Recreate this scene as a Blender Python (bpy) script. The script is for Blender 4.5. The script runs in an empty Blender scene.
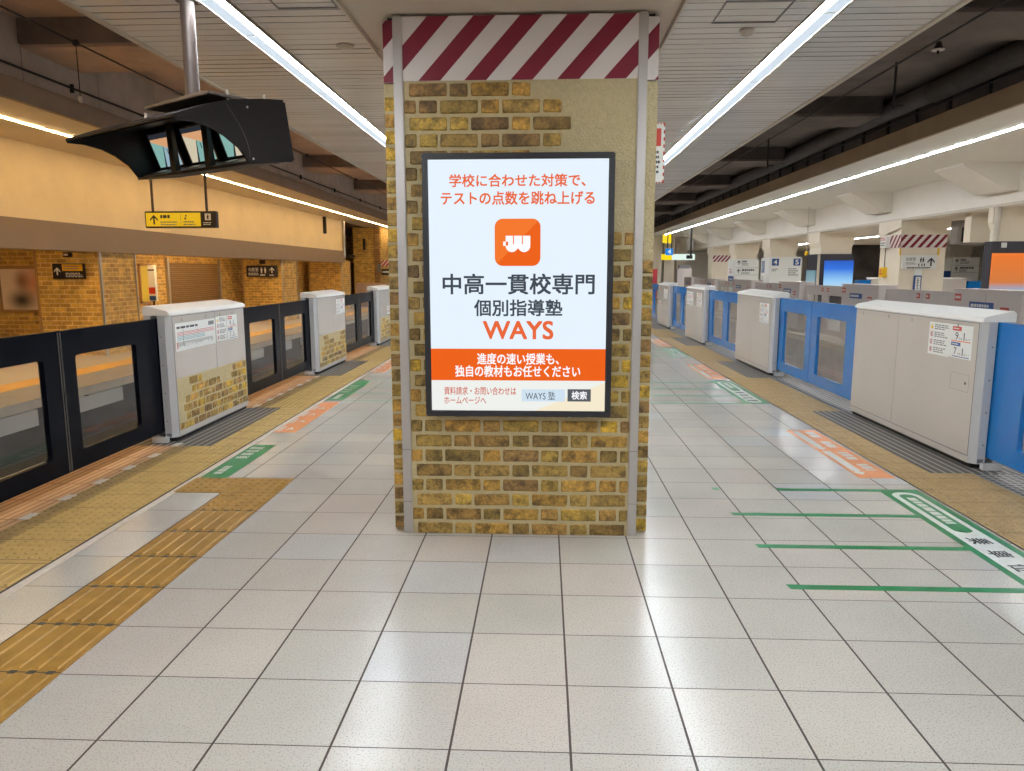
import bpy, bmesh, math, random
from mathutils import Vector, Matrix
from math import sin, cos, pi, radians

random.seed(7)
SC = bpy.context.scene
COL = SC.collection


def S(r, g, b):
    f = lambda c: (c / 255 / 12.92) if c / 255 <= .04045 else ((c / 255 + .055) / 1.055) ** 2.4
    return (f(r), f(g), f(b), 1.0)


# ------------------------------------------------------------------ camera
CAM_H = 1.5664
YAW, PITCH, ROLL, FPX = .04314, .1530, -.00103, 739.5
fwd = Vector((-sin(YAW) * cos(PITCH), cos(YAW) * cos(PITCH), -sin(PITCH)))
rt0 = Vector((cos(YAW), sin(YAW), 0))
up0 = rt0.cross(fwd)
rt = rt0 * cos(ROLL) + up0 * sin(ROLL)
up = -rt0 * sin(ROLL) + up0 * cos(ROLL)
cam = bpy.data.objects.new('camera', bpy.data.cameras.new('camera'))
COL.objects.link(cam)
cam.matrix_world = Matrix(((rt.x, up.x, -fwd.x, 0), (rt.y, up.y, -fwd.y, 0), (rt.z, up.z, -fwd.z, CAM_H), (0, 0, 0, 1)))
cam.data.sensor_width = 36
cam.data.lens = FPX / 1024 * 36
cam.data.clip_start = .05
cam.data.clip_end = 300
SC.camera = cam

# ------------------------------------------------------------------ world, exposure
w = bpy.data.worlds.new('World')
SC.world = w
w.use_nodes = True
w.node_tree.nodes['Background'].inputs[0].default_value = (.95, .93, .9, 1)
w.node_tree.nodes['Background'].inputs[1].default_value = .45
SC.view_settings.view_transform = 'Standard'
SC.view_settings.look = 'None'
SC.view_settings.gamma = 1
SC.view_settings.use_curve_mapping = False
SC.view_settings.exposure = 0.0
SC.cycles.use_denoising = True
SC.cycles.max_bounces = 8
SC.cycles.diffuse_bounces = 5
SC.cycles.glossy_bounces = 4
SC.cycles.transparent_max_bounces = 16
SC.cycles.sample_clamp_indirect = 6
SC.cycles.use_light_tree = True
LAMP = 90.0      # tubes over the near platform
LAMP_L = 62.0    # warm line over the far left platform
LAMP_R = 88.0    # line over the far right platform

# ------------------------------------------------------------------ materials
MATS = {}


def nodes_of(name):
    m = bpy.data.materials.new(name)
    m.use_nodes = True
    nt = m.node_tree
    return m, nt, nt.nodes['Principled BSDF']


def mat(name, col, rough=.5, metal=0.0, var=0.0, scale=6.0, bump=0.0, bscale=60.0, spec=.5, coat=0.0, attr=False, stretch=None):
    m, nt, b = nodes_of(name)
    b.inputs['Base Color'].default_value = col
    b.inputs['Roughness'].default_value = rough
    b.inputs['Metallic'].default_value = metal
    b.inputs['Specular IOR Level'].default_value = spec
    b.inputs['Coat Weight'].default_value = coat
    b.inputs['Coat Roughness'].default_value = .1
    tc = nt.nodes.new('ShaderNodeTexCoord')
    vec = tc.outputs['Object']
    if stretch:
        mp = nt.nodes.new('ShaderNodeMapping')
        mp.inputs['Scale'].default_value = stretch
        nt.links.new(vec, mp.inputs['Vector'])
        vec = mp.outputs['Vector']
    src = None
    if attr:
        a = nt.nodes.new('ShaderNodeVertexColor')
        a.layer_name = 'Col'
        src = a.outputs['Color']
    if var > 0:
        n = nt.nodes.new('ShaderNodeTexNoise')
        n.inputs['Scale'].default_value = scale
        n.inputs['Detail'].default_value = 6
        n.inputs['Roughness'].default_value = .65
        nt.links.new(vec, n.inputs['Vector'])
        mr = nt.nodes.new('ShaderNodeMapRange')
        mr.inputs['From Min'].default_value = .3
        mr.inputs['From Max'].default_value = .7
        mr.inputs['To Min'].default_value = 1 - var
        mr.inputs['To Max'].default_value = 1 + var
        nt.links.new(n.outputs['Fac'], mr.inputs['Value'])
        mx = nt.nodes.new('ShaderNodeVectorMath')
        mx.operation = 'SCALE'
        if src:
            nt.links.new(src, mx.inputs[0])
        else:
            mx.inputs[0].default_value = col[:3]
        nt.links.new(mr.outputs[0], mx.inputs['Scale'])
        src = mx.outputs[0]
    if src:
        nt.links.new(src, b.inputs['Base Color'])
    if bump > 0:
        n2 = nt.nodes.new('ShaderNodeTexNoise')
        n2.inputs['Scale'].default_value = bscale
        n2.inputs['Detail'].default_value = 5
        nt.links.new(vec, n2.inputs['Vector'])
        bp = nt.nodes.new('ShaderNodeBump')
        bp.inputs['Strength'].default_value = bump
        bp.inputs['Distance'].default_value = .01
        nt.links.new(n2.outputs['Fac'], bp.inputs['Height'])
        nt.links.new(bp.outputs[0], b.inputs['Normal'])
    MATS[name] = m
    return m


def emis(name, col, strength=1.0):
    m, nt, b = nodes_of(name)
    b.inputs['Base Color'].default_value = (0, 0, 0, 1)
    b.inputs['Emission Color'].default_value = col
    b.inputs['Emission Strength'].default_value = strength
    b.inputs['Roughness'].default_value = .6
    b.inputs['Specular IOR Level'].default_value = .1
    MATS[name] = m
    return m


def glass(name, tint, ior=1.85):
    m = bpy.data.materials.new(name)
    m.use_nodes = True
    nt = m.node_tree
    nt.nodes.clear()
    out = nt.nodes.new('ShaderNodeOutputMaterial')
    tr = nt.nodes.new('ShaderNodeBsdfTransparent')
    tr.inputs[0].default_value = tint
    gl = nt.nodes.new('ShaderNodeBsdfGlossy')
    gl.inputs['Roughness'].default_value = .02
    fr = nt.nodes.new('ShaderNodeFresnel')
    fr.inputs['IOR'].default_value = ior
    mx = nt.nodes.new('ShaderNodeMixShader')
    ge = nt.nodes.new('ShaderNodeNewGeometry')
    nt.links.new(math_node(nt, 'MULTIPLY', fr.outputs[0], math_node(nt, 'SUBTRACT', 1.0, ge.outputs['Backfacing'])), mx.inputs[0])
    nt.links.new(tr.outputs[0], mx.inputs[1])
    nt.links.new(gl.outputs[0], mx.inputs[2])
    nt.links.new(mx.outputs[0], out.inputs[0])
    MATS[name] = m
    return m


def math_node(nt, op, a, b=None, c=None):
    n = nt.nodes.new('ShaderNodeMath')
    n.operation = op
    for i, v in enumerate((a, b, c)):
        if v is None:
            continue
        if isinstance(v, (int, float)):
            n.inputs[i].default_value = v
        else:
            nt.links.new(v, n.inputs[i])
    return n.outputs[0]


def mix_col(nt, fac, a, b):
    n = nt.nodes.new('ShaderNodeMix')
    n.data_type = 'RGBA'
    for sock, v in ((n.inputs[0], fac), (n.inputs[6], a), (n.inputs[7], b)):
        if isinstance(v, (tuple, float, int)):
            sock.default_value = v
        else:
            nt.links.new(v, sock)
    return n.outputs[2]


def line_mask(nt, coord, off, pitch, half):
    """1 inside the joint line of a grid"""
    f = math_node(nt, 'FRACT', math_node(nt, 'DIVIDE', math_node(nt, 'SUBTRACT', coord, off - 50 * pitch), pitch))
    d = math_node(nt, 'ABSOLUTE', math_node(nt, 'SUBTRACT', f, .5))
    return math_node(nt, 'GREATER_THAN', d, .5 - half / pitch)


def xyz(nt):
    tc = nt.nodes.new('ShaderNodeTexCoord')
    sp = nt.nodes.new('ShaderNodeSeparateXYZ')
    nt.links.new(tc.outputs['Object'], sp.inputs[0])
    return tc, sp


TX, TY, TP = -1.5042, 2.2278, .4


def floor_material():
    m, nt, b = nodes_of('floor_tile')
    tc, sp = xyz(nt)
    mx = line_mask(nt, sp.outputs[0], TX, TP, .0042)
    my = line_mask(nt, sp.outputs[1], TY, TP, .0024)
    grout = math_node(nt, 'MAXIMUM', mx, my)
    cx = math_node(nt, 'FLOOR', math_node(nt, 'DIVIDE', math_node(nt, 'SUBTRACT', sp.outputs[0], TX), TP))
    cy = math_node(nt, 'FLOOR', math_node(nt, 'DIVIDE', math_node(nt, 'SUBTRACT', sp.outputs[1], TY), TP))
    cb = nt.nodes.new('ShaderNodeCombineXYZ')
    nt.links.new(cx, cb.inputs[0])
    nt.links.new(cy, cb.inputs[1])
    wn = nt.nodes.new('ShaderNodeTexWhiteNoise')
    nt.links.new(cb.outputs[0], wn.inputs['Vector'])
    ramp = nt.nodes.new('ShaderNodeValToRGB')
    cr = ramp.color_ramp
    cr.interpolation = 'CONSTANT'
    cr.elements[0].color = S(191, 185, 176)
    cr.elements[1].position = .3
    cr.elements[1].color = S(196, 189, 179)
    for p, c in ((.55, S(190, 185, 176)), (.75, S(195, 186, 177)), (.93, S(191, 189, 186))):
        e = cr.elements.new(p)
        e.color = c
    nt.links.new(wn.outputs['Value'], ramp.inputs[0])
    sn = nt.nodes.new('ShaderNodeTexNoise')
    sn.inputs['Scale'].default_value = 150
    sn.inputs['Detail'].default_value = 2
    nt.links.new(tc.outputs['Object'], sn.inputs['Vector'])
    sm = nt.nodes.new('ShaderNodeMapRange')
    sm.inputs['From Min'].default_value = .30
    sm.inputs['From Max'].default_value = .46
    sm.inputs['To Min'].default_value = .62
    sm.inputs['To Max'].default_value = 1.0
    nt.links.new(sn.outputs['Fac'], sm.inputs['Value'])
    big = nt.nodes.new('ShaderNodeTexNoise')
    big.inputs['Scale'].default_value = 1.3
    big.inputs['Detail'].default_value = 4
    nt.links.new(tc.outputs['Object'], big.inputs['Vector'])
    bm = nt.nodes.new('ShaderNodeMapRange')
    bm.inputs['From Min'].default_value = .3
    bm.inputs['From Max'].default_value = .7
    bm.inputs['To Min'].default_value = .93
    bm.inputs['To Max'].default_value = 1.05
    nt.links.new(big.outputs['Fac'], bm.inputs['Value'])
    sc = nt.nodes.new('ShaderNodeVectorMath')
    sc.operation = 'SCALE'
    nt.links.new(ramp.outputs[0], sc.inputs[0])
    nt.links.new(math_node(nt, 'MULTIPLY', sm.outputs[0], bm.outputs[0]), sc.inputs['Scale'])
    col = mix_col(nt, grout, sc.outputs[0], S(66, 54, 48))
    nt.links.new(col, b.inputs['Base Color'])
    rg = math_node(nt, 'MULTIPLY_ADD', grout, .5, .23)
    nt.links.new(rg, b.inputs['Roughness'])
    b.inputs['Specular IOR Level'].default_value = .5
    bp = nt.nodes.new('ShaderNodeBump')
    bp.inputs['Strength'].default_value = .25
    bp.inputs['Distance'].default_value = .003
    nt.links.new(math_node(nt, 'SUBTRACT', 1.0, grout), bp.inputs['Height'])
    nt.links.new(bp.outputs[0], b.inputs['Normal'])
    MATS['floor_tile'] = m


def groove_material(name, base, line, pitch, half, py=None, rough=.5):
    m, nt, b = nodes_of(name)
    tc, sp = xyz(nt)
    k = line_mask(nt, sp.outputs[0], 0, pitch, half)
    if py:
        k = math_node(nt, 'MAXIMUM', k, line_mask(nt, sp.outputs[1], 0, py, half))
    n = nt.nodes.new('ShaderNodeTexNoise')
    n.inputs['Scale'].default_value = 5
    n.inputs['Detail'].default_value = 5
    nt.links.new(tc.outputs['Object'], n.inputs['Vector'])
    base_v = mix_col(nt, n.outputs['Fac'], base, tuple(c * .65 for c in base[:3]) + (1,))
    col = mix_col(nt, k, base_v, line)
    nt.links.new(col, b.inputs['Base Color'])
    b.inputs['Roughness'].default_value = rough
    bp = nt.nodes.new('ShaderNodeBump')
    bp.inputs['Strength'].default_value = .5
    bp.inputs['Distance'].default_value = .004
    nt.links.new(k, bp.inputs['Height'])
    nt.links.new(bp.outputs[0], b.inputs['Normal'])
    MATS[name] = m


def wall_brick_material(name, c1, c2, mortar):
    m, nt, b = nodes_of(name)
    tc, sp = xyz(nt)
    cb = nt.nodes.new('ShaderNodeCombineXYZ')
    nt.links.new(math_node(nt, 'ADD', sp.outputs[0], sp.outputs[1]), cb.inputs[0])
    nt.links.new(sp.outputs[2], cb.inputs[1])
    br = nt.nodes.new('ShaderNodeTexBrick')
    br.offset = .5
    br.inputs['Scale'].default_value = 1.0
    br.inputs['Mortar Size'].default_value = .009
    br.inputs['Mortar Smooth'].default_value = .1
    br.inputs['Brick Width'].default_value = .225
    br.inputs['Row Height'].default_value = .0902
    br.inputs['Color1'].default_value = c1
    br.inputs['Color2'].default_value = c2
    br.inputs['Mortar'].default_value = mortar
    nt.links.new(cb.outputs[0], br.inputs['Vector'])
    n = nt.nodes.new('ShaderNodeTexNoise')
    n.inputs['Scale'].default_value = 5
    n.inputs['Detail'].default_value = 6
    n.inputs['Roughness'].default_value = .7
    nt.links.new(tc.outputs['Object'], n.inputs['Vector'])
    mr = nt.nodes.new('ShaderNodeMapRange')
    mr.inputs['From Min'].default_value = .3
    mr.inputs['From Max'].default_value = .7
    mr.inputs['To Min'].default_value = .6
    mr.inputs['To Max'].default_value = 1.3
    nt.links.new(n.outputs['Fac'], mr.inputs['Value'])
    sc = nt.nodes.new('ShaderNodeVectorMath')
    sc.operation = 'SCALE'
    nt.links.new(br.outputs['Color'], sc.inputs[0])
    nt.links.new(mr.outputs[0], sc.inputs['Scale'])
    nt.links.new(sc.outputs[0], b.inputs['Base Color'])
    b.inputs['Roughness'].default_value = .55
    bp = nt.nodes.new('ShaderNodeBump')
    bp.inputs['Strength'].default_value = .5
    bp.inputs['Distance'].default_value = .006
    bp.invert = True
    nt.links.new(br.outputs['Fac'], bp.inputs['Height'])
    nt.links.new(bp.outputs[0], b.inputs['Normal'])
    MATS[name] = m


def ramp_screen(name, axis, stops, strength=1.0, blob=None):
    """a lit display showing a soft colour gradient"""
    m, nt, b = nodes_of(name)
    tc = nt.nodes.new('ShaderNodeTexCoord')
    sp = nt.nodes.new('ShaderNodeSeparateXYZ')
    nt.links.new(tc.outputs['Generated'], sp.inputs[0])
    r = nt.nodes.new('ShaderNodeValToRGB')
    nt.links.new(sp.outputs[axis], r.inputs[0])
    els = r.color_ramp.elements
    els[0].position, els[0].color = stops[0]
    els[1].position, els[1].color = stops[-1]
    for p, c in stops[1:-1]:
        e = els.new(p)
        e.color = c
    b.inputs['Base Color'].default_value = (0, 0, 0, 1)
    nt.links.new(r.outputs[0], b.inputs['Emission Color'])
    b.inputs['Emission Strength'].default_value = strength
    b.inputs['Roughness'].default_value = .3
    MATS[name] = m


def portrait_material():
    m, nt, b = nodes_of('portrait_print')
    tc = nt.nodes.new('ShaderNodeTexCoord')
    sp = nt.nodes.new('ShaderNodeSeparateXYZ')
    nt.links.new(tc.outputs['Generated'], sp.inputs[0])

    def blob(cx, cz, rx, rz):
        dx = math_node(nt, 'DIVIDE', math_node(nt, 'SUBTRACT', sp.outputs[0], cx), rx)
        dz = math_node(nt, 'DIVIDE', math_node(nt, 'SUBTRACT', sp.outputs[2], cz), rz)
        d = math_node(nt, 'SQRT', math_node(nt, 'ADD', math_node(nt, 'MULTIPLY', dx, dx), math_node(nt, 'MULTIPLY', dz, dz)))
        mr = nt.nodes.new('ShaderNodeMapRange')
        mr.interpolation_type = 'SMOOTHSTEP'
        mr.inputs['From Min'].default_value = .0
        mr.inputs['From Max'].default_value = 1.3
        mr.inputs['To Min'].default_value = 1
        mr.inputs['To Max'].default_value = 0
        nt.links.new(d, mr.inputs['Value'])
        return mr.outputs[0]
    c = mix_col(nt, blob(.85, .65, .4, .5), S(226, 208, 188), S(212, 156, 130))
    c = mix_col(nt, blob(.55, .7, .22, .3), c, S(150, 108, 92))
    c = mix_col(nt, blob(.5, .24, .38, .28), c, S(52, 44, 44))
    nt.links.new(c, b.inputs['Base Color'])
    b.inputs['Roughness'].default_value = .3
    MATS['portrait_print'] = m


floor_material()
portrait_material()
groove_material('grooved_deck', S(82, 77, 72), S(160, 154, 147), .07, .009, None, .5)
groove_material('gridded_deck', S(76, 72, 70), S(158, 154, 150), .06, .007, .06, .45)
groove_material('brown_deck_warm_lit', S(222, 172, 124), S(150, 100, 62), .055, .007, .4, .5)  # brown tile, with the warm light's orange tint put into the colour
wall_brick_material('station_brick', S(216, 174, 80), S(172, 130, 60), S(220, 192, 132))
wall_brick_material('station_brick_pale', S(160, 118, 66), S(120, 84, 46), S(172, 142, 100))

def brick_material():
    m, nt, b = nodes_of('brick')
    tc = nt.nodes.new('ShaderNodeTexCoord')
    a = nt.nodes.new('ShaderNodeVertexColor')
    a.layer_name = 'Col'

    def noise(sc, det, lo, hi, t0, t1):
        n = nt.nodes.new('ShaderNodeTexNoise')
        n.inputs['Scale'].default_value = sc
        n.inputs['Detail'].default_value = det
        n.inputs['Roughness'].default_value = .7
        nt.links.new(tc.outputs['Object'], n.inputs['Vector'])
        mr = nt.nodes.new('ShaderNodeMapRange')
        for k, v in (('From Min', lo), ('From Max', hi), ('To Min', t0), ('To Max', t1)):
            mr.inputs[k].default_value = v
        nt.links.new(n.outputs['Fac'], mr.inputs['Value'])
        return mr.outputs[0], n.outputs['Fac']
    f1, _ = noise(14, 6, .38, .56, .36, 1.08)
    f2, raw = noise(70, 4, .3, .7, .6, 1.35)
    sc = nt.nodes.new('ShaderNodeVectorMath')
    sc.operation = 'SCALE'
    nt.links.new(a.outputs['Color'], sc.inputs[0])
    nt.links.new(math_node(nt, 'MULTIPLY', f1, f2), sc.inputs['Scale'])
    nt.links.new(sc.outputs[0], b.inputs['Base Color'])
    b.inputs['Roughness'].default_value = .6
    bp = nt.nodes.new('ShaderNodeBump')
    bp.inputs['Strength'].default_value = .6
    bp.inputs['Distance'].default_value = .006
    nt.links.new(raw, bp.inputs['Height'])
    nt.links.new(bp.outputs[0], b.inputs['Normal'])
    MATS['brick'] = m


brick_material()
MAROON = S(122, 16, 44)
mat('mortar', S(184, 168, 130), .8, var=.1, scale=40, bump=.3, bscale=150)
mat('plaster', S(190, 175, 136), .8, var=.1, scale=30, bump=.9, bscale=75)
mat('maroon', MAROON, .35)
mat('stripe_white', S(222, 214, 210), .35)
mat('stainless', S(186, 180, 176), .35, metal=.5, var=.04, scale=3, stretch=(1, 1, .2))
mat('black_gap', S(24, 22, 24), .7)
mat('bezel', S(30, 30, 38), .3, var=.1, scale=4)
mat('gate_white', S(191, 184, 177), .22, var=.025, scale=2, coat=.3)
mat('gate_side', S(196, 197, 200), .25)
mat('gate_top', S(244, 242, 238), .38)
mat('seam', S(70, 66, 62), .6)
mat('navy', S(8, 11, 21), .25, var=.1, scale=2, spec=.06)
mat('blue', S(8, 112, 190), .22, var=.04, scale=2, coat=.3)
mat('steel_trim', S(190, 186, 178), .3, metal=.8)
mat('tactile', S(188, 156, 92), .5, var=.14, scale=9, bump=.15, bscale=120)
mat('tactile_worn', S(150, 122, 72), .55, var=.2, scale=9)
mat('guide', S(164, 124, 56), .45, var=.2, scale=7)
mat('tactile_sand', S(170, 141, 93), .5, var=.1, scale=9)
mat('kerb_white', S(210, 200, 188), .5, var=.1, scale=20)
mat('green', S(38, 130, 78), .35, var=.08, scale=12)
mat('decal_white', S(214, 214, 208), .35, var=.05, scale=12)
mat('decal_orange', S(230, 150, 98), .4, var=.06, scale=12)
mat('decal_ink', S(58, 62, 64), .45)
mat('slat', S(240, 239, 240), .24, var=.03, scale=2.5, metal=.1, stretch=(.4, 12, 1))
mat('groove_shade', S(150, 146, 142), .6)  # slat sides painted darker, so the groove shade is in the colour
mat('ceiling_panel', S(214, 204, 190), .6, var=.04, scale=1.5)
mat('ceiling_edge', S(196, 188, 176), .4)
mat('concrete_dark', S(120, 106, 98), .85, var=.3, scale=1.4, bump=.3, bscale=12)
mat('concrete_soot_shade', S(72, 65, 62), .9, var=.5, scale=.8, bump=.4, bscale=10)  # also paints the shade of the opening behind the striped pillar
mat('concrete_smoke', S(104, 94, 88), .85, var=.3, scale=1.2, bump=.3, bscale=10)
mat('concrete_grey', S(190, 178, 170), .85, var=.15, scale=2, bump=.2, bscale=14)
mat('concrete_brown', S(190, 162, 142), .85, var=.15, scale=2)
mat('fascia_brown', S(150, 132, 116), .6, var=.08, scale=2)
mat('fascia_tan', S(160, 140, 114), .55, var=.06, scale=2)
mat('frieze', S(222, 202, 166), .6, var=.06, scale=1.2, bump=.1, bscale=3)
mat('soffit_warm', S(216, 204, 182), .5, var=.03, scale=2)
mat('soffit_white', S(230, 228, 222), .45, var=.03, scale=2)
mat('frieze_white', S(228, 224, 216), .5, var=.03, scale=1.5)
mat('beam_grey', S(138, 119, 100), .5, var=.04, scale=2)
mat('beige_clad', S(226, 216, 198), .45, var=.04, scale=2)
mat('far_floor', S(204, 192, 172), .3, var=.08, scale=3)
mat('far_edge', S(150, 140, 128), .6, var=.12, scale=3)
mat('yellow_line', S(238, 178, 30), .4, var=.06, scale=5)
mat('sand_line', S(196, 168, 112), .5, var=.06, scale=5)
mat('trackbed', S(92, 89, 85), .8, var=.3, scale=3, bump=.4, bscale=20)
mat('trackbed_glare', S(168, 168, 168), .7, var=.25, scale=3, bump=.3, bscale=20)  # paler copy painting in the bright reflection of the blue gates' glass
mat('rail', S(122, 88, 66), .4, metal=.6, var=.2, scale=4)
mat('sleeper', S(108, 104, 98), .85, var=.2, scale=4)
mat('wall_panel_white', S(198, 196, 190), .6, var=.05, scale=4)
mat('grey_gate', S(208, 200, 196), .3, var=.03, scale=2)
mat('grey_gate_dark', S(136, 130, 126), .35)
mat('sign_red', S(196, 58, 44), .4)
mat('sign_blue', S(28, 74, 140), .4)
mat('board_white', S(226, 228, 226), .4)
mat('ink', S(44, 44, 50), .5)
mat('ink_grey', S(120, 120, 124), .5)
mat('ink_pink', S(204, 112, 116), .5)
mat('ink_teal', S(120, 170, 178), .5)
mat('ink_orange', S(226, 96, 46), .5)
mat('black_metal', S(27, 22, 22), .55, var=.08, scale=5, spec=.25)
mat('black_inside', S(10, 9, 12), .45)
mat('pole_metal', S(78, 66, 60), .45, metal=.3)
mat('mount_grey', S(98, 88, 82), .4, metal=.3)
mat('sign_black', S(34, 26, 30), .4)
mat('sign_yellow', S(232, 176, 40), .4)
mat('board_yellow', S(198, 178, 54), .5)
mat('shutter', S(134, 102, 62), .5, var=.08, scale=3)
mat('frame_wood', S(166, 130, 82), .5)
mat('cable', S(26, 22, 24), .6)
mat('porcelain', S(206, 200, 196), .3)
mat('duct', S(66, 60, 58), .6, var=.25, scale=3)
mat('lamp_reflector', S(226, 232, 238), .35)
mat('lamp_joint', S(120, 126, 134), .5)
mat('dome_grey', S(170, 162, 152), .5)
mat('hazard_yellow', S(236, 190, 30), .4)
mat('dark_clad', S(44, 42, 54), .3, var=.06, scale=2)
mat('red_board', S(206, 60, 70), .4)
emis('tube', (.86, .94, 1.0, 1), LAMP)
emis('tube_warm', (1.0, .68, .31, 1), LAMP_L)
emis('lamp_glow', (.66, .76, .86, 1), 1.0)
emis('tube_right', (.93, .97, 1.0, 1), LAMP_R)
emis('scr_white', (.80, .90, .99, 1), 1.0)
emis('scr_cream', (.92, .82, .62, 1), 1.0)
emis('scr_cream_pale', (.86, .88, .84, 1), 1.0)
emis('scr_orange', S(238, 98, 22), 1.0)
emis('scr_orange_light', S(245, 120, 44), 1.0)
emis('scr_text_orange', S(234, 104, 56), 1.0)
emis('scr_ink', S(66, 74, 84), 1.0)
emis('scr_pure', (.98, .98, 1.0, 1), 1.0)
emis('scr_box', S(208, 226, 240), 1.0)
emis('scr_button', S(88, 92, 98), 1.0)
emis('scr_red', S(206, 92, 70), 1.0)
emis('cctv_sky', S(150, 176, 190), 1.0)
emis('cctv_wall', S(214, 160, 116), 1.0)
emis('cctv_floor', S(206, 196, 170), 1.0)
emis('cctv_train', S(130, 176, 168), 1.0)
emis('cctv_dark', S(40, 44, 52), 1.0)
emis('sign_yellow_emissive', S(228, 178, 34), 1.0)  # emission added to brighten the exit sign's dark face
emis('led_blue', S(110, 120, 255), 1.2)
emis('led_white', S(200, 205, 210), .8)
emis('lit_yellow', S(250, 220, 20), 1.0)
emis('lit_white', S(226, 246, 236), 1.0)
emis('lit_blue', S(30, 130, 220), 1.0)
ramp_screen('screen_blue', 2, [(.0, S(206, 226, 240)), (.4, S(140, 196, 240)), (.75, S(30, 110, 220)), (1, S(20, 84, 190))], 1.0)
ramp_screen('screen_orange', 2, [(.0, S(140, 178, 222)), (.28, S(150, 164, 190)), (.42, S(206, 120, 60)), (1, S(232, 116, 28))], 1.0)
ramp_screen('screen_pale', 2, [(.0, S(170, 200, 215)), (1, S(110, 150, 160))], .8)
glass('gate_glass', (.96, .97, .97, 1))
glass('gate_glass_far', (.94, .96, .97, 1))


# ------------------------------------------------------------------ mesh builder
class MB:
    def __init__(self):
        self.v, self.f, self.m, self.names, self.c = [], [], [], [], {}

    def mi(self, name):
        if name not in self.names:
            self.names.append(name)
        return self.names.index(name)

    def face(self, pts, m, col=None):
        b = len(self.v)
        self.v += [tuple(p) for p in pts]
        if col:
            self.c[len(self.f)] = col
        self.f.append(tuple(range(b, b + len(pts))))
        self.m.append(self.mi(m))

    def mesh(self, verts, faces, m, col=None):
        b = len(self.v)
        self.v += [tuple(p) for p in verts]
        k = self.mi(m)
        for f in faces:
            if col:
                self.c[len(self.f)] = col
            self.f.append(tuple(b + i for i in f))
            self.m.append(k)

    def box(self, x0, x1, y0, y1, z0, z1, m, M=None):
        vs = [Vector((x, y, z)) for z in (z0, z1) for y in (y0, y1) for x in (x0, x1)]
        if M is not None:
            vs = [M @ p for p in vs]
        self.mesh(vs, [(0, 2, 3, 1), (4, 5, 7, 6), (0, 1, 5, 4), (2, 6, 7, 3), (0, 4, 6, 2), (1, 3, 7, 5)], m)

    def rbox(self, x0, x1, y0, y1, z0, z1, m, r=.01):
        """box with all twelve edges chamfered"""
        bm = bmesh.new()
        bmesh.ops.create_cube(bm, size=1)
        for p in bm.verts:
            p.co = Vector(((x0 + x1) / 2 + p.co.x * (x1 - x0), (y0 + y1) / 2 + p.co.y * (y1 - y0), (z0 + z1) / 2 + p.co.z * (z1 - z0)))
        bmesh.ops.bevel(bm, geom=bm.edges[:], offset=r, segments=2, affect='EDGES')
        bm.verts.index_update()
        self.mesh([p.co.copy() for p in bm.verts], [tuple(q.index for q in f.verts) for f in bm.faces], m)
        bm.free()

    def prism(self, poly, a, b, m, axis='z', M=None, cap=True):
        """poly of 2-D points extruded along an axis from a to b"""
        def P(p, t):
            q = {'z': (p[0], p[1], t), 'y': (p[0], t, p[1]), 'x': (t, p[0], p[1])}[axis]
            q = Vector(q)
            return M @ q if M is not None else q
        n = len(poly)
        vs = [P(p, a) for p in poly] + [P(p, b) for p in poly]
        fs = [(i, (i + 1) % n, n + (i + 1) % n, n + i) for i in range(n)]
        if cap:
            fs += [tuple(range(n - 1, -1, -1)), tuple(range(n, 2 * n))]
        self.mesh(vs, fs, m)

    def tube(self, p0, p1, r0, m, r1=None, n=12):
        r1 = r0 if r1 is None else r1
        p0, p1 = Vector(p0), Vector(p1)
        d = (p1 - p0).normalized()
        a = d.orthogonal().normalized()
        b = d.cross(a)
        vs = []
        for p, r in ((p0, r0), (p1, r1)):
            for i in range(n):
                t = 2 * pi * i / n
                vs.append(p + a * r * cos(t) + b * r * sin(t))
        fs = [(i, (i + 1) % n, n + (i + 1) % n, n + i) for i in range(n)] + [tuple(range(n - 1, -1, -1)), tuple(range(n, 2 * n))]
        self.mesh(vs, fs, m)

    def lathe(self, c, prof, m, n=16, axis=Vector((0, 0, 1))):
        """prof: list of (radius, height) along axis from c"""
        a = axis.orthogonal().normalized()
        b = axis.cross(a)
        vs, fs = [], []
        c = Vector(c)
        for r, h in prof:
            for i in range(n):
                t = 2 * pi * i / n
                vs.append(c + axis * h + a * r * cos(t) + b * r * sin(t))
        for k in range(len(prof) - 1):
            for i in range(n):
                fs.append((k * n + i, k * n + (i + 1) % n, (k + 1) * n + (i + 1) % n, (k + 1) * n + i))
        fs += [tuple(range(n - 1, -1, -1)), tuple(range((len(prof) - 1) * n, len(prof) * n))]
        self.mesh(vs, fs, m)

    def build(self, name, parent=None, loc=None, smooth=False, fixn=True):
        me = bpy.data.meshes.new(name)
        me.from_pydata(self.v, [], self.f)
        for n in self.names:
            me.materials.append(MATS[n])
        me.polygons.foreach_set('material_index', self.m)
        if self.c:
            at = me.color_attributes.new('Col', 'FLOAT_COLOR', 'CORNER')
            for p in me.polygons:
                col = self.c.get(p.index, (.3, .25, .15, 1))
                for li in p.loop_indices:
                    at.data[li].color = col
        if fixn:
            bm = bmesh.new()
            bm.from_mesh(me)
            bmesh.ops.remove_doubles(bm, verts=bm.verts, dist=1e-6)
            bmesh.ops.recalc_face_normals(bm, faces=bm.faces)
            bm.to_mesh(me)
            bm.free()
        if smooth:
            for p in me.polygons:
                p.use_smooth = True
            try:
                me.set_sharp_from_angle(angle=radians(40))
            except Exception:
                pass
        o = bpy.data.objects.new(name, me)
        COL.objects.link(o)
        if parent is not None:
            o.parent = parent
        if loc is not None:
            o.location = loc
        return o


def thing(name, label, cat, loc=(0, 0, 0), rz=0.0, group=None):
    o = bpy.data.objects.new(name, None)
    o.empty_display_size = .1
    COL.objects.link(o)
    o.location = loc
    o.rotation_euler = (0, 0, rz)
    return tag(o, label, cat, group)


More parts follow.
